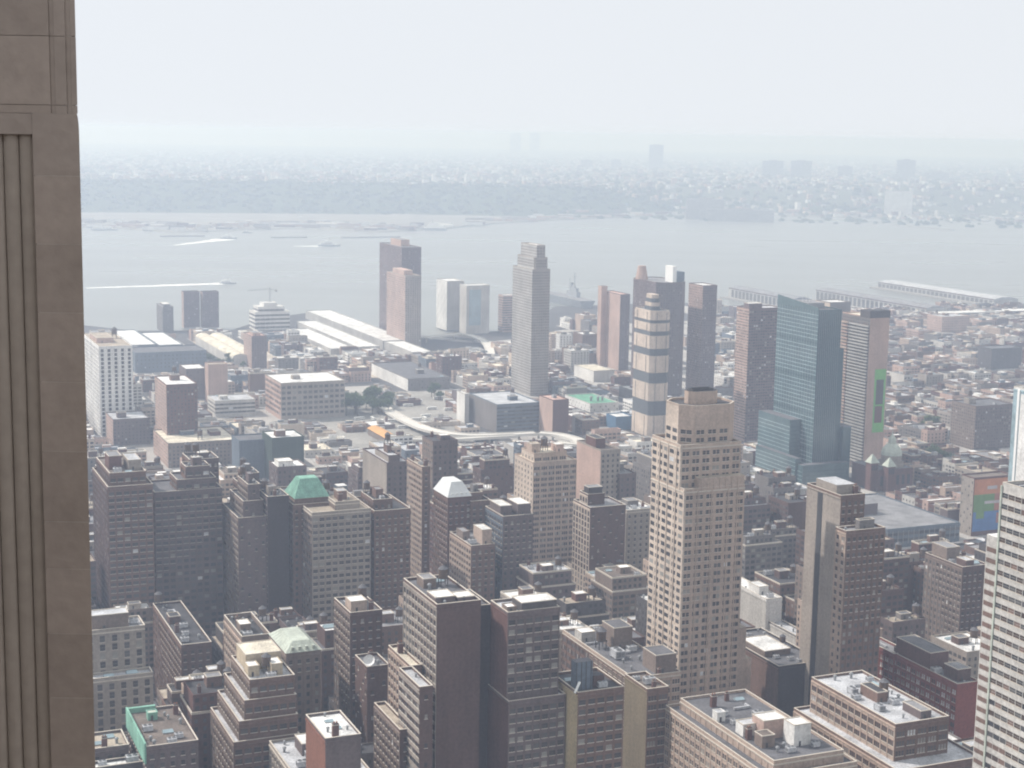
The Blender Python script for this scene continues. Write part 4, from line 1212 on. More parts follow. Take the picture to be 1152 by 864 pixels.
def road_strip(name, px, width, z, mat, edge=None, kind='structure', pier=False):
    P = [at(x, y, zz) for (x, y), zz in zip(px, z)]
    # smooth with Catmull-Rom
    Q = []
    for i in range(len(P) - 1):
        p0, p1, p2, p3 = P[max(i - 1, 0)], P[i], P[i + 1], P[min(i + 2, len(P) - 1)]
        for t in (0, .25, .5, .75):
            Q.append(.5 * ((2 * p1) + (p2 - p0) * t + (2 * p0 - 5 * p1 + 4 * p2 - p3) * t * t + (3 * p1 - p0 - 3 * p2 + p3) * t ** 3))
    Q.append(P[-1])
    b = MB()
    L, Rr = [], []
    for i, q in enumerate(Q):
        d = (Q[min(i + 1, len(Q) - 1)] - Q[max(i - 1, 0)]); d.z = 0; d.normalize()
        n = Vector((-d.y, d.x, 0)) * width / 2
        L.append(q + n); Rr.append(q - n)
    up = Vector((0, 0, 1.0))
    for i in range(len(Q) - 1):
        b.face([Rr[i], Rr[i + 1], L[i + 1], L[i]], mat)
        if pier: RAMPQ.append([Rr[i] - up * 3, Rr[i + 1] - up * 3, L[i + 1] + up * 1.1, L[i] + up * 1.1])
        if edge:
            for s in (L, Rr):
                n = (s[i] - Q[i]).normalized() * .5
                b.face([s[i] + n, s[i + 1] + n, s[i + 1] + n + up * 1.1, s[i] + n + up * 1.1], edge)
                b.face([s[i], s[i] + up * 1.1, s[i + 1] + up * 1.1, s[i + 1]], edge)
                b.face([s[i] + up * 1.1, s[i] + n + up * 1.1, s[i + 1] + n + up * 1.1, s[i + 1] + up * 1.1], edge)
                b.face([s[i] + n, s[i] + n - up * 1.6, s[i + 1] + n - up * 1.6, s[i + 1] + n], edge)
            if pier and i % 3 == 0 and Q[i].z > 3:
                c = Q[i]
                b.cyl(c.x, c.y, 1.2, 0, c.z - .3, edge, 8)
    o = b.build(name)
    tag(o, kind=kind)
    return o


RAMP = pmat('ramp_concrete', (.62, .60, .56), .9, .15, .05)
YARD = pmat('yard_ground', (.29, .28, .26), .95, .35, .02, .2)
YARDTAN = pmat('yard_gravel', (.47, .42, .36), .95, .35, .02, .2)
road_strip('ramp_road', [(428, 456), (455, 472), (485, 484), (520, 489), (560, 489), (603, 487)], 13, [3, 5, 7, 8, 8, 8], RAMP, RAMP, pier=True)
road_strip('ramp_road', [(462, 494), (505, 494), (540, 492), (580, 490)], 11, [8, 8, 8, 8], RAMP, RAMP, pier=True)
road_strip('ramp_road', [(606, 487), (628, 489), (650, 495), (664, 505)], 12, [8, 8, 8, 8], RAMP, RAMP, pier=True)
road_strip('ramp_road', [(625, 497), (650, 500), (660, 497)], 9, [6, 6, 6], RAMP, RAMP, pier=True)
road_strip('ramp_road', [(480, 380), (520, 376), (545, 384), (552, 398)], 12, [8, 8, 8, 8], RAMP, RAMP, pier=True)
road_strip('yard_road', [(352, 505), (372, 524), (392, 545), (412, 566)], 22, [.2] * 4, PAVE)
road_strip('yard_road', [(378, 500), (396, 520), (412, 540)], 12, [.2] * 3, RAMP)
road_strip('riverside_road', [(470, 378), (560, 385), (640, 372), (740, 366), (860, 366), (1000, 366), (1152, 364)], 26, [.2] * 7, PAVE)
b = MB()
q = [at(x, y, .15) for x, y in [(330, 478), (392, 442), (450, 440), (520, 446), (524, 486), (440, 500), (420, 560), (380, 560), (345, 510)]]
b.face(q[::-1] if (q[1] - q[0]).cross(q[2] - q[0]).z < 0 else q, YARD)
q = [at(x, y, .155) for x, y in [(270, 392), (330, 372), (420, 400), (520, 392), (540, 420), (420, 425), (300, 420)]]
b.face(q[::-1] if (q[1] - q[0]).cross(q[2] - q[0]).z < 0 else q, YARDTAN)
tag(b.build('yard'), kind='structure')

# church with green domes
def church():
    c0 = at(1001, 548, 0)
    root = empty('church', c0, ROTZ)
    tag(root, 'church with a pale green dome and two small conical turret caps at right', 'church')
    b = MB(); b.box(-22, -12, 0, 16, 30, 20, W['red_brown'], RF['mid']); b.box(-8, -8, 20, 8, 8, 26, W['stone'], RF['mid'])
    for k in range(6): b.box(-20 + k * 6, -12.2, 5, -17 + k * 6, -12.01, 14, PANE[0], bottom=True)
    b.build('wall', root)
    b = MB()
    b.cyl(0, 0, 9.5, 26, 31, W['stone'], 16)
    b.build('drum', root)
    b = MB()
    prof = [(9.8, 31), (9.4, 34), (8.2, 37), (6.2, 39.6), (4.2, 41), (3.6, 41.5), (3.6, 45), (3.0, 47), (1.2, 49), (.5, 51), (.15, 55)]
    for (r0, z0), (r1, z1) in zip(prof, prof[1:]): b.cyl(0, 0, r0, z0, z1, COPPER_PALE, 16, r1)
    b.build('dome', root)
    for (x, y, h) in ((-24, -4, 26), (-13, -15, 24)):
        b = MB(); b.box(x - 4, y - 4, 0, x + 4, y + 4, h, W['red_brown'], RF['mid'])
        for k in range(3): b.box(x - 3 + k * 2.2, y - 4.2, h - 7, x - 1.6 + k * 2.2, y - 4.01, h - 2, PANE[0], bottom=True)
        t = b.build('turret', root)
        b = MB(); b.prism([(x - 5, y - 5), (x + 5, y - 5), (x + 5, y + 5), (x - 5, y + 5)], h, h + 8, COPPER_PALE, None, True, [(x - .2, y - .2), (x + .2, y - .2), (x + .2, y + .2), (x - .2, y + .2)])
        b.build('turret_cap', t)
    HEROES.append(dict(short='domed church', root=root, p=c0, LA=30, LB=18, z=55, d=c0.length, yvis=545, blocks=[(-28, -18, 18, 32, 0, 26), (-8, -8, 8, 8, 26, 50)], name='church'))


church()


# trees: tapered trunk with limbs, crown of leaf clumps through a lumpy volume
BARK = pmat('bark', (.11, .085, .065), .95, .3)
LEAF = [pmat('foliage_%s' % n, c, .9, .4, .4, 3) for n, c in (('deep', (.042, .072, .03)), ('green', (.065, .11, .038)), ('fresh', (.10, .145, .055)))]


def tree_meshes(seed):
    r = random.Random(seed)
    t = MB()
    t.cyl(0, 0, .32, 0, 4.2, BARK, 7, .2)
    limbs = []
    for k in range(6):
        a = k * 1.05 + r.uniform(-.3, .3)
        e = Vector((math.cos(a) * r.uniform(1.6, 2.8), math.sin(a) * r.uniform(1.6, 2.8), r.uniform(5.5, 8.0)))
        t.bar((0, 0, r.uniform(2.8, 4.1)), e, .1, BARK, 4)
        limbs.append(e)
    c = MB()
    limbs.append(Vector((0, 0, 8.2)))
    for e in limbs:
        for q in range(95):
            d = Vector((r.gauss(0, 1), r.gauss(0, 1), r.gauss(0, .8)))
            d = d.normalized() * (r.random() ** .45) * 1.9
            p = e + d
            a = Vector((r.gauss(0, 1), r.gauss(0, 1), r.gauss(0, 1))).normalized(); s = r.uniform(.28, .6)
            o = a.orthogonal().normalized() * s; o2 = a.cross(o)
            c.face([p - o, p - o2 * .6, p + o, p + o2 * .6], LEAF[min(2, max(0, int(r.random() * 2 + (d.z > .5))))])
    return t.mesh('trunk'), c.mesh('crown')


TREES = [tree_meshes(s) for s in range(4)]
_tr = random.Random(9)


def tree(x, y, s, label, group, z=0.1):
    p = at(x, y, z)
    root = empty('tree', p, _tr.uniform(0, 6.28))
    tag(root, label, 'tree', group)
    tm, cm = _tr.choice(TREES)
    for nm, me in (('trunk', tm), ('crown', cm)):
        o = bpy.data.objects.new(nm, me); COL.objects.link(o); o.parent = root
        o.scale = (s, s, s * _tr.uniform(.8, 1.1))
    return p


TREE_UV = []
for (x0, x1, y0, y1, n, s, label, group) in (
        (388, 440, 455, 468, 26, 2.2, 'green leafy tree in the row beside the curving ramp', 'trees beside the curving ramp'),
        (226, 278, 408, 415, 12, 1.5, 'green leafy tree in front of the vaulted tan roof', 'trees by the vaulted roof'),
        (1040, 1068, 519, 528, 6, 1.8, 'green leafy tree behind the domed church', 'trees behind the church'),
        (1028, 1052, 483, 489, 4, 1.8, 'green leafy tree among the low roofs at right', 'trees among low roofs'),
        (480, 500, 446, 452, 4, 1.7, 'green leafy tree on the open ground by the ramp', 'trees on the open ground'),
        (308, 335, 552, 560, 5, 1.9, 'green leafy tree behind the green roofed loft', 'trees behind the green roofed loft')):
    for k in range(n):
        p = tree(_tr.uniform(x0, x1), _tr.uniform(y0, y1), s * _tr.uniform(.75, 1.2), label, group)
        TREE_UV.append(uv(p))

# vehicles standing on the open ground: body, windows, wheels
BUSW = pmat('bus_white', (.78, .78, .76), .45, .06)


def bus(x, y, rz, label, group, col=BUSW, L=12.0):
    root = empty('parked_bus', at(x, y, .2), rz)
    tag(root, label, 'bus', group)
    b = MB(); b.box(-L / 2, -1.3, .45, L / 2, 1.3, 3.1, col, BUSW, True); b.box(-L / 2 + 1.5, -1.0, 3.1, L / 2 - 3, 1.0, 3.35, BUSW)
    b.build('body', root)
    b = MB()
    for s in (-1, 1):
        for k in range(6): b.box(-L / 2 + .8 + k * (L - 1) / 6, 1.305 * s - .01, 1.6, -L / 2 + .8 + k * (L - 1) / 6 + 1.4, 1.305 * s + .01, 2.6, PANE[0], bottom=True)
    b.build('window_band', root)
    for sx in (-L * .33, L * .3):
        for sy in (-1.2, 1.2):
            w_ = MB()
            n = 10
            for i in range(n):
                a0, a1 = 6.2832 * i / n, 6.2832 * (i + 1) / n
                w_.face([(sx + .48 * math.cos(a0), sy - .15, .48 + .48 * math.sin(a0)), (sx + .48 * math.cos(a1), sy - .15, .48 + .48 * math.sin(a1)), (sx + .48 * math.cos(a1), sy + .15, .48 + .48 * math.sin(a1)), (sx + .48 * math.cos(a0), sy + .15, .48 + .48 * math.sin(a0))], DARKMETAL)
            for e in (-.15, .15): w_.face([(sx + .48 * math.cos(6.2832 * i / n), sy + e, .48 + .48 * math.sin(6.2832 * i / n)) for i in range(n)], DARKMETAL)
            w_.build('wheel', root)


for k in range(34):
    bus(_tr.uniform(395, 510), _tr.uniform(468, 484) if k % 2 else _tr.uniform(446, 462), ROTZ + _tr.choice([0, 1.571]) + _tr.uniform(-.1, .1), 'small white bus parked on the open ground by the curving ramp', 'buses on the open ground')
for k in range(14):
    bus(_tr.uniform(335, 372), _tr.uniform(500, 518), ROTZ + 1.571, 'small white bus standing on the yard behind the green roofed loft', 'buses on the yard')

# orange canopy hall with three white trucks' roofs
p0 = at(463, 499, 8)
root = empty('canopy_hall', (p0.x, p0.y, 0), ROTZ); tag(root, 'long hall with a bright orange tan sloping roof left of the ramp', 'hall')
LAo = solve_len(p0, UA, 428)
b = MB(); b.box(-14, 0, 0, 0, LAo, 7, W['taupe'], RF['tan']); b.build('wall', root)
b = MB(); b.prism([(-15, -1), (1, -1), (1, LAo + 1), (-15, LAo + 1)], 7.05, 9.5, ORANGE, None, True, [(-9, -1), (-5, -1), (-5, LAo + 1), (-9, LAo + 1)]); b.build('canopy_roof', root)
CANOPY = (uv(p0), LAo)

# vaulted tan roof hall
p0 = at(262, 401, 14)
root = empty('vaulted_hall', (p0.x, p0.y, 0), ROTZ); tag(root, 'hall with broad tan vaulted roof behind the row of trees at left', 'hall')
LAv = solve_len(p0, UA, 220); LBv = 42
b = MB(); b.box(0, 0, 0, LBv, LAv, 12, W['pale'], RF['tan']); b.build('wall', root)
b = MB()
nv = 10
for v in range(2):
    for i in range(nv):
        a0, a1 = math.pi * i / nv, math.pi * (i + 1) / nv
        w2 = LBv / 2
        x0, z0 = w2 * v + w2 / 2 - math.cos(a0) * w2 / 2, 12.02 + math.sin(a0) * 5
        x1, z1 = w2 * v + w2 / 2 - math.cos(a1) * w2 / 2, 12.02 + math.sin(a1) * 5
        b.face([(x0, 0, z0), (x1, 0, z1), (x1, LAv, z1), (x0, LAv, z0)], RF['cream'])
        b.face([(x0, 0, 12.02), (x1, 0, 12.02), (x1, 0, z1), (x0, 0, z0)], W['pale'])
b.build('vaulted_roof', root)
HEROES.append(dict(short='vaulted hall', root=root, p=Vector((p0.x, p0.y, 0)), LA=LAv, LB=LBv, z=17, d=p0.length, yvis=408, blocks=[(0, 0, LBv, LAv, 0, 17)], name='hall'))

# construction crane beside the white stepped block
p0 = at(304, 368, 0)
root = empty('tower_crane', p0, ROTZ); tag(root, 'thin construction crane standing above the white stepped block', 'crane')
b = MB()
for sx in (-1, 1):
    for sy in (-1, 1): b.bar((sx, sy, 0), (sx, sy, 66), .18, STEEL, 4)
for k in range(22):
    z = k * 3
    b.bar((-1, -1, z), (1, -1, z + 3), .1, STEEL, 3); b.bar((-1, 1, z), (-1, -1, z + 3), .1, STEEL, 3)
b.build('mast', root)
b = MB()
b.bar((0, 0, 62), (-38, 0, 60), .25, STEEL, 4); b.bar((0, 0, 64), (-38, 0, 61), .3, STEEL, 4)
for k in range(12): b.bar((-k * 3, 0, 64), (-k * 3 - 3, 0, 61), .1, STEEL, 3)
b.build('jib', root)
b = MB(); b.box(8, -1.5, 58, 12, 1.5, 61, W['concrete'], bottom=True); b.bar((0, 0, 62), (12, 0, 61), .5, STEEL, 4); b.build('counterweight', root)

# piers on the right: deck, shed, roof
for k, (xl_, xc_, y_, LB_, h, wl, rf, label) in enumerate([
        (820, 892, 337, 40, 20, 'concrete', 'gray', 'leftmost of three long pier sheds reaching into the river at right'),
        (918, 1042, 347, 46, 21, 'concrete', 'gray', 'middle of three long pier sheds reaching into the river at right'),
        (988, 1118, 337, 60, 13, 'concrete', 'silver', 'rightmost and palest of three long pier sheds reaching into the river')]):
    p0 = at(xc_, y_, h)
    LA_ = solve_len(p0, UA, xl_)
    root = empty('pier', (p0.x, p0.y, 0), ROTZ); tag(root, label, 'pier', 'long piers on the near shore')
    b = MB(); b.box(-8, -4, -4, LB_ + 8, LA_ + 20, .9, QUAY); b.build('deck', root)
    b = MB(); b.box(0, 0, .9, LB_, LA_, h, W[wl], RF[rf])
    for i in range(int(LA_ / 14)): b.box(-.2, 4 + i * 14, 3, -.01, 13 + i * 14, h - 3, PANE[1], bottom=True)
    b.build('shed', root)
    b = MB()
    b.prism([(0, 0), (LB_, 0), (LB_, LA_), (0, LA_)], h + .02, h + 4, RF[rf], None, False, [(LB_ * .35, 0), (LB_ * .65, 0), (LB_ * .65, LA_), (LB_ * .35, LA_)])
    b.box(-.5, 0, h - 1.2, -.03, LA_, h + .8, W['slate'], bottom=True)
    b.build('roof', root)
# elevated strip of pale riverside hall at the far right
p0 = at(1160, 349, 16)
root = empty('riverside_hall', (p0.x - UB.x * 200, p0.y - UB.y * 200, 0), ROTZ); tag(root, 'long pale riverside hall at the far right by the piers', 'hall')
b = MB(); b.box(0, 0, 0, 330, 24, 15, W['concrete'], RF['cream'])
for k in range(28): b.box(4 + k * 11.5, -.2, 2, 11 + k * 11.5, -.01, 11, PANE[1], bottom=True)
b.build('wall', root)
b = MB(); b.box(-2, -2, 15.02, 332, 26, 16.2, RF['white'], bottom=True); b.build('roof', root)

# grey warship moored behind the tall grey tower
p0 = at(660, 348, -2)
root = empty('warship', p0, ROTZ); tag(root, 'grey warship with flat deck and lattice mast moored right of the tall grey tower', 'ship')
HULL = pmat('naval_grey', (.30, .32, .34), .7, .12)
b = MB()
b.prism([(-9, 0), (9, 0), (11, 150), (0, 205), (-11, 150)], 0, 16, HULL, RF['gray'], False, [(-16, -4), (16, -4), (18, 150), (0, 218), (-18, 150)])
b.build('hull', root)
b = MB(); b.box(7, 60, 16, 15, 105, 26, HULL); b.box(8, 66, 26, 14, 92, 33, HULL); b.box(8.5, 74, 33, 12, 84, 37, HULL); b.cyl(11, 90, 3, 33, 42, HULL, 10); b.build('island', root)
b = MB(); b.bar((11, 78, 36), (11, 78, 62), .7, STEEL, 5); b.bar((6, 78, 54), (16, 78, 54), .5, STEEL, 4); b.bar((11, 72, 58), (11, 84, 58), .5, STEEL, 4); b.bar((11, 100, 26), (11, 100, 50), .5, STEEL, 5); b.build('mast', root)

# boats on the river with their wakes
FOAM = pmat('foam', (.80, .82, .82), .9, .25, .05, .3)


def boat(x, y, rz, L, label, group=None, name='ferry_boat', cat='boat'):
    root = empty(name, at(x, y, -2), rz); tag(root, label, cat, group)
    wd = L * .26
    b = MB(); b.prism([(-L / 2, -wd * .4), (L * .25, -wd * .45), (L / 2, 0), (L * .25, wd * .45), (-L / 2, wd * .4)], 0, L * .09, HULL if L > 30 else W['slate'], WHITE, False, [(-L / 2, -wd / 2), (L * .25, -wd / 2), (L * .56, 0), (L * .25, wd / 2), (-L / 2, wd / 2)])
    b.build('hull', root)
    b = MB(); b.box(-L * .38, -wd * .36, L * .09, L * .2, wd * .36, L * .19, WHITE); b.box(-L * .2, -wd * .28, L * .19, L * .12, wd * .28, L * .27, WHITE)
    for k in range(5): b.box(-L * .34 + k * L * .1, -wd * .365, L * .12, -L * .28 + k * L * .1, -wd * .361, L * .16, PANE[0], bottom=True)
    b.build('cabin', root)
    b = MB(); b.bar((L * .02, 0, L * .27), (L * .02, 0, L * .42), L * .012, STEEL, 4); b.build('mast', root)
    return root


def wake(px, w0, w1):
    P = [at(x, y, -1.95) for x, y in px]
    b = MB()
    n = 14
    r = random.Random(int(px[0][0]))
    d = (P[-1] - P[0]).normalized(); nn = Vector((-d.y, d.x, 0))
    prev = None
    for k in range(n + 1):
        t = k / n
        c = P[0].lerp(P[-1], t)
        h = (w0 + (w1 - w0) * t) / 2
        cur = (c + nn * h * r.uniform(.7, 1.2), c - nn * h * r.uniform(.7, 1.2))
        if prev: b.face([prev[0], prev[1], cur[1], cur[0]], FOAM)
        prev = cur
    tag(b.build('boat_wake'), kind='stuff')


wake([(253, 269), (225, 273), (196, 276)], 70, 12)
wake([(362, 277), (330, 277)], 34, 14)
wake([(250, 319), (170, 322), (97, 324)], 40, 14)
boat(257, 268.5, .1, 46, 'small boat at the head of the upper left white wake')
boat(370, 277, .05, 60, 'small grey boat at the head of the short middle wake')
boat(256, 319, .05, 34, 'yellowish boat at the head of the longest white wake, nearest on the river')
boat(487, 259, 3.0, 90, 'white ship lying by the far shore pier', name='cargo_ship', cat='ship')
for k, (x, y) in enumerate([(112, 259), (123, 259), (172, 260), (184, 259), (214, 260), (278, 262), (300, 256), (338, 246)]):
    boat(x, y, .1 * (k % 3), 50 if k < 2 else 30, 'small white boat moored along the far shore', 'boats moored along the far shore', 'moored_boat')
# thin far piers
for k, (x0, y0, x1, y1, lab) in enumerate([(180, 265.5, 230, 265, 'thin dark pier low in the water at far left'), (384, 267, 450, 266, 'thin pier in the water left of the white ship'), (1010, 253, 1072, 259, 'thin dark jetty reaching into the river at far right'), (305, 267, 345, 266.5, 'thin pale pier above the short wake')]):
    a, c = at(x0, y0, 0), at(x1, y1, 0)
    d = (c - a).normalized(); n_ = Vector((-d.y, d.x, 0)) * 7
    b = MB(); b.prism([tuple((a - n_)[:2]), tuple((c - n_)[:2]), tuple((c + n_)[:2]), tuple((a + n_)[:2])], -3, 1.5, QUAY)
    tag(b.build('jetty'), lab, 'jetty')

# ================================================================== the far shore: woods and town as masses, towers as things
rnd = random.Random(31)


def far_pt(az, d): return Vector((d * math.sin(az), d * math.cos(az), far_z(az, d)))


b = MB()
ICO = []
bmx = bmesh.new(); bmesh.ops.create_icosphere(bmx, subdivisions=1, radius=1)
ICO_V = [v.co.copy() for v in bmx.verts]; ICO_F = [[v.index for v in f.verts] for f in bmx.faces]
bmx.free()
WLEAF = [pmat('far_foliage_' + n, c, .95, .3, .02, .1) for n, c in (('deep', (.03, .05, .028)), ('green', (.05, .075, .035)), ('olive', (.08, .09, .045)))]


def clump(b, p, r, mat):
    n = len(b.v)
    mi = b.m(mat)
    for v in ICO_V:
        k = r * rnd.uniform(.7, 1.25)
        b.v.append((p.x + v.x * k, p.y + v.y * k, p.z + v.z * k * .8))
    for f in ICO_F:
        b.f.append(tuple(n + i for i in f)); b.mi.append(mi)


for k in range(4200):
    az = R(rnd.uniform(-20, 20.5))
    d = rnd.uniform(6250, 7000) if k < 2500 else 6700 + 7000 * rnd.random() ** 1.5
    p = far_pt(az, d)
    if p.z < 3 and rnd.random() < .75: continue
    clump(b, p + Vector((0, 0, 3)), rnd.uniform(7, 17) * (1 if d < 7000 else 1.2), rnd.choice(WLEAF))
tag(b.build('far_shore_woods'), kind='stuff')

b = MB()
TW = [W['pale'], W['white'], W['pink'], W['stone'], W['sand'], W['brown'], W['gray']]
TR = [RF['white'], RF['gray'], RF['silver'], RF['brown'], RF['mid']]
for k in range(6500):
    az = R(rnd.uniform(-20, 20.5))
    d = 6760 + 9500 * rnd.random() ** 1.4
    p = far_pt(az, d)
    s = rnd.uniform(8, 22); h = rnd.uniform(6, 14) if rnd.random() < .93 else rnd.uniform(16, 30)
    l = rnd.uniform(8, 30)
    a = rnd.uniform(-.2, .2) + .5
    c, sn = math.cos(a), math.sin(a)
    poly = [(p.x + c * x - sn * y, p.y + sn * x + c * y) for x, y in ((-l / 2, -s / 2), (l / 2, -s / 2), (l / 2, s / 2), (-l / 2, s / 2))]
    b.prism(poly, p.z - 6, p.z + h, rnd.choice(TW), rnd.choice(TR))
for k in range(420):      # sheds on the low strip by the water
    az = R(rnd.uniform(-19, 20))
    d = far_edge(az) + rnd.uniform(20, 330)
    p = far_pt(az, d)
    if p.z > 20: continue
    s = rnd.uniform(10, 30); l = rnd.uniform(15, 80); h = rnd.uniform(5, 12)
    poly = [(p.x + x, p.y + y) for x, y in ((-l / 2, -s / 2), (l / 2, -s / 2), (l / 2, s / 2), (-l / 2, s / 2))]
    b.prism(poly, p.z - 2, p.z + h, rnd.choice(TW), rnd.choice(TR))
tag(b.build('far_shore_town'), kind='stuff')

for (x0, x1, y0, y1, d, wl, lab) in [
        (857, 880, 181, 213, 9300, 'concrete', 'left of two broad hazy towers on the far shore plateau'),
        (889, 912, 181, 213, 9300, 'concrete', 'right of two broad hazy towers on the far shore plateau'),
        (1008, 1028, 180, 212, 9300, 'pale', 'hazy tower behind the low pale terrace on the far shore'),
        (1040, 1066, 194, 213, 9300, 'pale', 'broad low hazy block at the far right of the far shore'),
        (730, 746, 163, 182, 11000, 'pale', 'faint lone tower on the distant skyline, far right of the middle'),
        (653, 666, 180, 198, 10500, 'concrete', 'narrow hazy tower on the far shore, left of its slimmer neighbour'),
        (687, 698, 180, 198, 10500, 'concrete', 'slim hazy tower on the far shore, right of its neighbour'),
        (942, 958, 187, 207, 9800, 'stone', 'small hazy block right of the two broad towers on the far shore'),
        (996, 1026, 215, 222, 6900, 'white', 'low bright terrace on the cliff of the far shore'),
        (772, 814, 224, 241, 6350, 'pale', 'pale row of apartments at the foot of the far cliff'),
        (795, 870, 236, 243, 6250, 'pale', 'long pale low building on the far waterfront'),
        (574, 586, 150, 160, 15000, 'white', 'left of two faint white blocks on the distant skyline'),
        (596, 607, 150, 161, 15000, 'white', 'right of two faint white blocks on the distant skyline')]:
    r0, r1 = ray((x0 + x1) / 2, y1), ray((x0 + x1) / 2, y0)
    hd = lambda r: math.hypot(r.x, r.y)
    zb_, zt_ = ZC + d * r0.z / hd(r0), ZC + d * r1.z / hd(r1)
    p = Vector((r0.x / hd(r0) * d, r0.y / hd(r0) * d, 0))
    wd = (x1 - x0) / F * d
    az = math.atan2(p.x, p.y)
    g = min(far_z(az, d) - 3, zb_)
    root = empty('distant_tower' if zt_ - zb_ > 40 else 'distant_building', (p.x, p.y, g), -az)
    tag(root, lab, 'building')
    b = MB()
    dp = min(max(wd * .5, 14), 45)
    b.box(-wd / 2, 0, 0, wd / 2, dp, zt_ - g, W[wl], RF['gray'])
    fl_ = int((zt_ - g) / 3.4)
    for k in range(fl_):
        if wl != 'white': b.box(-wd / 2 + 1.5, -.3, k * 3.4 + 1.2, wd / 2 - 1.5, -.01, k * 3.4 + 2.6, PANE[1], bottom=True)
    b.build('wall', root)
    b = MB(); b.box(-wd * .2, dp * .3, zt_ - g, wd * .2, dp * .7, zt_ - g + 5, W['stone'], RF['gray']); b.build('roof_house', root)

# ================================================================== small buildings that fill the blocks
ZW, ZH = 576, 432
zbuf = np.zeros((ZH, ZW)); idb = np.full((ZH, ZW), -1, int)


def raster(q):
    P = []
    for p in q:
        d = Vector(p) - CP
        w_ = d.dot(FW)
        if w_ < 5: return None
        P.append(((576 + F * d.dot(RT) / w_) / 2, (432 - F * d.dot(UP) / w_) / 2, 1 / w_))
    xs = [p[0] for p in P]; ys = [p[1] for p in P]
    x0, x1, y0, y1 = max(int(min(xs)), 0), min(int(max(xs)) + 2, ZW), max(int(min(ys)), 0), min(int(max(ys)) + 2, ZH)
    if x1 <= x0 or y1 <= y0: return None
    X, Y = np.meshgrid(np.arange(x0, x1) + .5, np.arange(y0, y1) + .5)
    m = None
    ar = sum(P[i][0] * P[(i + 1) % len(P)][1] - P[(i + 1) % len(P)][0] * P[i][1] for i in range(len(P)))
    if abs(ar) < 1e-6: return None
    sg = 1 if ar > 0 else -1
    m = np.ones(X.shape, bool)
    for i in range(len(P)):
        a, c = P[i], P[(i + 1) % len(P)]
        m &= sg * ((c[0] - a[0]) * (Y - a[1]) - (c[1] - a[1]) * (X - a[0])) >= 0
    A = np.array([[P[0][0], P[0][1], 1], [P[1][0], P[1][1], 1], [P[2][0], P[2][1], 1]])
    if abs(np.linalg.det(A)) < 1e-9: return None
    k = np.linalg.solve(A, np.array([P[0][2], P[1][2], P[2][2]]))
    return y0, y1, x0, x1, m, k[0] * X + k[1] * Y + k[2]


def box_quads(u0, v0, u1, v1, z0, z1):
    c = lambda u, v, z: gw(u, v, z)
    return [[c(u0, v0, z0), c(u0, v1, z0), c(u0, v1, z1), c(u0, v0, z1)], [c(u0, v0, z0), c(u1, v0, z0), c(u1, v0, z1), c(u0, v0, z1)], [c(u0, v0, z1), c(u0, v1, z1), c(u1, v1, z1), c(u1, v0, z1)]]


def draw(quads, i):
    for q in quads:
        r_ = raster(q)
        if r_ is None: continue
        y0, y1, x0, x1, m, iw = r_
        zv = zbuf[y0:y1, x0:x1]
        mm = m & (iw > zv)
        zv[mm] = iw[mm]
        idb[y0:y1, x0:x1][mm] = i


FOOT = []
for i, h in enumerate(HEROES):
    u, v = uv(h['p'])
    m_ = 1.5
    FOOT.append((u - m_, u + h['LA'] + m_, v - m_, v + h['LB'] + m_))
    if h['name'] == 'shed': continue
    for bl in h['blocks']:
        draw(box_quads(u + bl[1], v + bl[0], u + bl[3], v + bl[2], bl[4], bl[5]), i)
(cu, cv), cl = CANOPY
FOOT.append((cu - 2, cu + cl + 2, cv - 17, cv + 2))
for (u, v) in TREE_UV: FOOT.append((u - 5, u + 5, v - 5, v + 5))
draw(RAMPQ, 900)
prot = idb == 900
for i, h in enumerate(HEROES):
    yy = np.arange(ZH)[:, None] * 2
    prot |= (idb == i) & (yy < h['yvis'])
hero_z = zbuf.copy()
hero_vis = [(HEROES[i]['short'], int((idb == i).sum())) for i in range(len(HEROES))]


def in_poly(x, y, P):
    c = False
    for i in range(len(P)):
        (x0, y0), (x1, y1) = P[i], P[i - 1]
        if (y0 > y) != (y1 > y) and x < (x1 - x0) * (y - y0) / (y1 - y0) + x0: c = not c
    return c


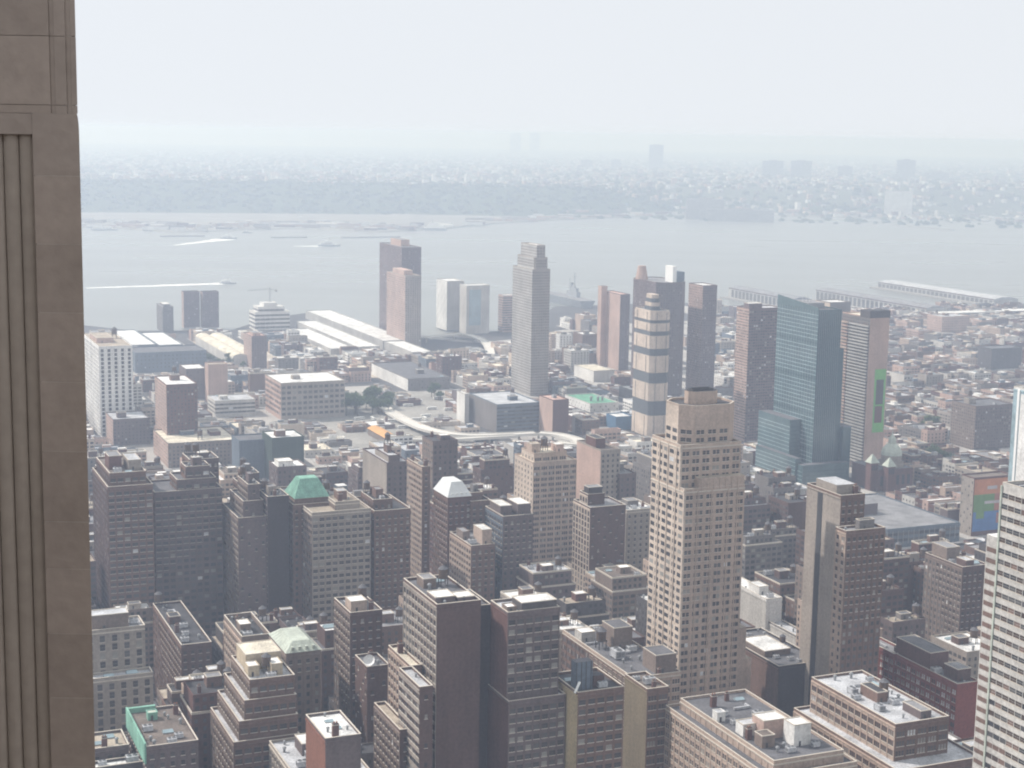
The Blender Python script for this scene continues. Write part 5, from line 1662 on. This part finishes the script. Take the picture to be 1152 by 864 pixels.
OPEN = [[(385, 436), (455, 432), (520, 440), (526, 492), (440, 508), (425, 560), (395, 570), (340, 512), (330, 495), (390, 470)],
        [(425, 450), (610, 478), (612, 498), (440, 500)], [(604, 482), (672, 490), (672, 510), (610, 500)], [(300, 372), (352, 366), (352, 380), (300, 384)], [(470, 372), (560, 372), (560, 402), (470, 398)]]
rnd = random.Random(77)
fill = []
for (bu0, bu1, bv0, bv1) in BLOCKS:
    rows = [(bv0 + 1.5, (bv0 + bv1) / 2 - 1.5), ((bv0 + bv1) / 2 + 1.5, bv1 - 1.5)]
    for (r0, r1) in rows:
        u = bu0 + 1.5
        while u < bu1 - 8:
            cx, cy, _ = gw(u, r0)
            d = math.hypot(cx, cy)
            wd = rnd.choice([8, 10, 14, 18, 24, 32]) if d > 1300 else rnd.choice([12, 16, 20, 26, 30])
            wd = min(wd, bu1 - 1.5 - u)
            if wd < 6: break
            u0, u1, v0, v1 = u, u + wd - .25, r0, r1
            u += wd
            if rnd.random() < .3: v1 -= rnd.uniform(3, 9)
            if rnd.random() < .3: v0 += rnd.uniform(2, 6)
            c = gw((u0 + u1) / 2, (v0 + v1) / 2)
            if not in_view(c, 60): continue
            if any(u0 < f[1] and u1 > f[0] and v0 < f[3] and v1 > f[2] for f in FOOT): continue
            px_, py_ = proj(gw((u0 + u1) / 2, (v0 + v1) / 2, 0))
            yard_ = any(in_poly(px_, py_, P) for P in OPEN)
            if yard_ and rnd.random() < .55: continue
            if d < 900: h = rnd.uniform(34, 62)
            elif d < 1250: h = rnd.uniform(28, 66)
            elif d < 1500: h = rnd.uniform(16, 44)
            elif d < 1750: h = rnd.uniform(11, 26)
            else: h = rnd.uniform(8, 17) if rnd.random() < .9 else rnd.uniform(20, 34)
            if px_ > 840 and d > 1300 and h > 20: h = rnd.uniform(12, 20)
            if yard_: h = rnd.uniform(4.2, 8)
            ok = False
            while h > 4:
                bad = tot = 0
                for q in box_quads(u0, v0, u1, v1, 0, h + 3):
                    r_ = raster(q)
                    if r_ is None: continue
                    y0, y1, x0, x1, m, iw = r_
                    tot += int(m.sum())
                    bad += int((m & prot[y0:y1, x0:x1] & (iw > hero_z[y0:y1, x0:x1])).sum())
                if bad <= max(3, .04 * tot): ok = True; break
                h *= .75
            if not ok: continue
            fill.append([u0, v0, u1, v1, h, d])
for i, f in enumerate(fill): draw(box_quads(*f[:4], 0, f[4]), 1000 + i)
ids, cnt = np.unique(idb, return_counts=True)
vis = {int(a): int(c) for a, c in zip(ids, cnt)}
order = sorted((i for i in range(len(fill)) if vis.get(1000 + i, 0) >= 1), key=lambda i: -vis[1000 + i])
N_IND = 168
indiv, mass = order[:N_IND], order[N_IND:]

WN = dict(tan='tan', buff='buff', brown='brown', dark_brown='dark brown', red_brown='red brown', gray='grey', dark_gray='dark grey', pale='pale', white='white', pink='pinkish', purple='plum', concrete='light grey', slate='slate grey', taupe='taupe', stone='stone grey')
RN = dict(white='white', gray='grey', dark='black', tan='tan', brown='brown', silver='silvery', mid='dark grey', cream='cream')
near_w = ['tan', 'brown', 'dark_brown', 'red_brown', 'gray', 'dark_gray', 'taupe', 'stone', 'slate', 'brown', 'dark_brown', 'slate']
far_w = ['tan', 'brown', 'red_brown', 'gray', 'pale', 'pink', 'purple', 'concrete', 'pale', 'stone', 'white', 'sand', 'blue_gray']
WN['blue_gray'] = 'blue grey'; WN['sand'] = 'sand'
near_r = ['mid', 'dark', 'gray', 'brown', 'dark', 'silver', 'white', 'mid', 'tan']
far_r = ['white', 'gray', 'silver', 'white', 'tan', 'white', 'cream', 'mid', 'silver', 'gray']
hero_c = []
for i, h in enumerate(HEROES):
    m = idb == i
    if m.sum() > 40:
        yy, xx = np.nonzero(m)
        hero_c.append((xx.mean() * 2, yy.mean() * 2, h['short'], int(m.sum())))


def fill_style(i):
    r = random.Random(900 + i)
    d = fill[i][5]
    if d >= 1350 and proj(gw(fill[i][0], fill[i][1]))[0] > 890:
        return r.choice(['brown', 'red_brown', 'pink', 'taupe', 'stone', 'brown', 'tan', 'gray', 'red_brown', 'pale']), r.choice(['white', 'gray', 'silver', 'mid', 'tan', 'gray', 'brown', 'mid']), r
    return (r.choice(near_w), r.choice(near_r), r) if d < 1350 else (r.choice(far_w), r.choice(far_r), r)


def fill_windows(b, f, r, off):
    u0, v0, u1, v1, h, d = f
    LB_, LA_ = v1 - v0, u1 - u0
    fh_, bw_ = (3.7, 3.4) if d < 1350 else (3.5, 4.0)
    for (face, L) in (('B', LB_), ('A', LA_)):
        st = r.choice(['grid', 'wide', 'grid', 'pair', 'none' if r.random() < .5 else 'sparse'])
        for (al, zc, ww, wh, pn) in facade_rects(L, 0, h, fh_, bw_, st):
            if face == 'B': q = [(al - ww / 2, -.04), (al + ww / 2, -.04)]
            else: q = [(-.04, al + ww / 2), (-.04, al - ww / 2)]
            q = [off(*t) for t in q]
            b.face([(q[0][0], q[0][1], zc - wh / 2), (q[1][0], q[1][1], zc - wh / 2), (q[1][0], q[1][1], zc + wh / 2), (q[0][0], q[0][1], zc + wh / 2)], rpane(r))


keys = {}
info = []
for i in indiv:
    wl, rf, r = fill_style(i)
    f = fill[i]
    m = idb == 1000 + i
    yy, xx = np.nonzero(m)
    cx, cy = xx.mean() * 2, yy.mean() * 2
    best = min(hero_c, key=lambda t: (t[0] - cx) ** 2 + 1.4 * (t[1] - cy) ** 2)
    dx, dy = cx - best[0], cy - best[1]
    rel = ('below' if dy > 0 else 'above') if abs(dy) > abs(dx) * .8 else ('right of' if dx > 0 else 'left of')
    size = 'tall' if f[4] > 42 else ('medium' if f[4] > 22 else 'low')
    base = '%s %s %s, %s roof, %s the %s' % (size, WN[wl], 'loft' if f[5] < 1350 else 'house', RN[rf], rel, best[2])
    info.append((i, base, math.hypot(dx, dy)))
    keys.setdefault(base, []).append((math.hypot(dx, dy), i))
ORD = ['nearest', 'second nearest', 'third nearest', 'fourth nearest', 'fifth nearest', 'sixth nearest']
lab = {}
for base, L in keys.items():
    L.sort()
    for k, (_, i) in enumerate(L): lab[i] = base if len(L) == 1 else base + ', ' + ORD[min(k, 5)]

for i in indiv:
    wl, rf, r = fill_style(i)
    f = fill[i]
    u0, v0, u1, v1, h, d = f
    LA_, LB_ = u1 - u0, v1 - v0
    root = empty('loft_building' if d < 1350 else 'row_building', gw(u0, v0), ROTZ)
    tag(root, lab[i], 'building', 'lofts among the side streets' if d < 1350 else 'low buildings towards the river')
    b = MB()
    b.box(0, 0, 0, LB_, LA_, h, W[wl], False)
    fill_windows(b, f, r, lambda x, y: (x, y))
    b.build('wall', root)
    b = MB(); b.face([(0, 0, h), (LB_, 0, h), (LB_, LA_, h), (0, LA_, h)], RF[rf]); ROOF_OF[root.name] = b.build('roof', root)
    b = MB(); b.ring(-.05, -.05, h + .003, LB_ + .05, LA_ + .05, h + r.uniform(.7, 1.5), .4, W[wl] if r.random() < .6 else TRIM); b.build('parapet', root)
    hx0 = hy0 = 0.0
    if d < 1350 and LB_ > 15 and LA_ > 13 and r.random() < .5:        # a set-back upper storey
        i0, i1, j0, j1, th = r.uniform(1, 4), r.uniform(1, 4), r.uniform(2, 5), r.uniform(1, 4), r.choice([3.7, 4.2, 7.4, 8])
        b = MB(); b.box(i0, j0, h + .004, LB_ - i1, LA_ - j1, h + th, W[wl], False)
        for k in range(int((LB_ - i0 - i1 - 1) / 3.4)):
            for kk in range(int(th / 3.6)):
                b.box(i0 + 1 + k * 3.4, j0 - .05, h + 1 + kk * 3.7, i0 + 2.8 + k * 3.4, j0 - .01, h + 2.9 + kk * 3.7, rpane(r), bottom=True)
        b.build('setback_storey', root)
        hx0, hy0 = i0, j0
        LB_, LA_, h = LB_ - i0 - i1, LA_ - j0 - j1, h + th
        b = MB(); b.face([(hx0, hy0, h), (hx0 + LB_, hy0, h), (hx0 + LB_, hy0 + LA_, h), (hx0, hy0 + LA_, h)], RF[r.choice(near_r)]); ROOF_OF[root.name] = b.build('roof', root)
        b = MB(); b.ring(hx0 - .05, hy0 - .05, h + .003, hx0 + LB_ + .05, hy0 + LA_ + .05, h + 1.0, .4, TRIM if r.random() < .5 else W[wl]); b.build('parapet', root)
    if LB_ > 8 and LA_ > 8:
        dx, dy = min(LB_ * .4, 7), min(LA_ * .4, 6)
        ux, uy = hx0 + r.uniform(.15, .5) * LB_, hy0 + r.uniform(.15, .5) * LA_
        hh = r.uniform(2.6, 5)
        bulkhead(root, ux, uy, h + .01, dx, dy, hh, W[r.choice(near_w)], RF[r.choice(['white', 'gray', 'mid', 'silver'])])
        if d < 1400 and r.random() < .75: equip('water_tank', root, min(hx0 + LB_ - 2.6, ux + dx + 3), min(max(uy, hy0 + 2.6), hy0 + LA_ - 2.6), h + .01, r.random())
        clutter(root, hx0, hy0, hx0 + LB_, hy0 + LA_, h + .01, r.randint(2, 6) if d < 1350 else 2, r)

b = MB()
for i in mass:
    wl, rf, r = fill_style(i)
    f = fill[i]
    u0, v0, u1, v1, h, d = f
    off = lambda x, y: gw(u0 + y, v0 + x)[:2]
    LA_, LB_ = u1 - u0, v1 - v0
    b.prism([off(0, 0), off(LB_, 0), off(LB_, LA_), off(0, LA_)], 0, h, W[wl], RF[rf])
    if vis[1000 + i] > 3:
        fill_windows(b, f, r, off)
        t = .4
        for (x0, y0, x1, y1) in ((0, 0, LB_, t), (0, LA_ - t, LB_, LA_), (0, t, t, LA_ - t), (LB_ - t, t, LB_, LA_ - t)):
            b.prism([off(x0, y0), off(x1, y0), off(x1, y1), off(x0, y1)], h + .003, h + 1.0, W[wl])
    if LB_ > 8 and LA_ > 8:
        ux, uy = r.uniform(.15, .5) * LB_, r.uniform(.15, .5) * LA_
        b.prism([off(ux, uy), off(ux + LB_ * .3, uy), off(ux + LB_ * .3, uy + LA_ * .3), off(ux, uy + LA_ * .3)], h + .01, h + r.uniform(2.2, 4), W[r.choice(far_w)], RF[r.choice(far_r)])
tag(b.build('low_town'), kind='stuff')

# ================================================================== the haze: one closed box round everything, sky outside
b = MB()
b.prism([(-13000, -1600), (13000, -1600), (13000, 24000), (-13000, 24000)], -7, ZC + 8, GROUND, None, True)
hz = b.build('haze'); tag(hz, kind='stuff')
hm = bpy.data.materials.new('haze_air'); hm.use_nodes = True
t = hm.node_tree; t.nodes.clear()
o_ = t.nodes.new('ShaderNodeOutputMaterial'); v_ = t.nodes.new('ShaderNodeVolumePrincipled')
v_.inputs['Color'].default_value = (*HAZE_COLOR, 1)
v_.inputs['Density'].default_value = HAZE_DENSITY
v_.inputs['Absorption Color'].default_value = (*HAZE_ABSORB, 1)
v_.inputs['Anisotropy'].default_value = HAZE_ANISO
t.links.new(v_.outputs[0], o_.inputs['Volume'])
hz.data.materials.clear(); hz.data.materials.append(hm)
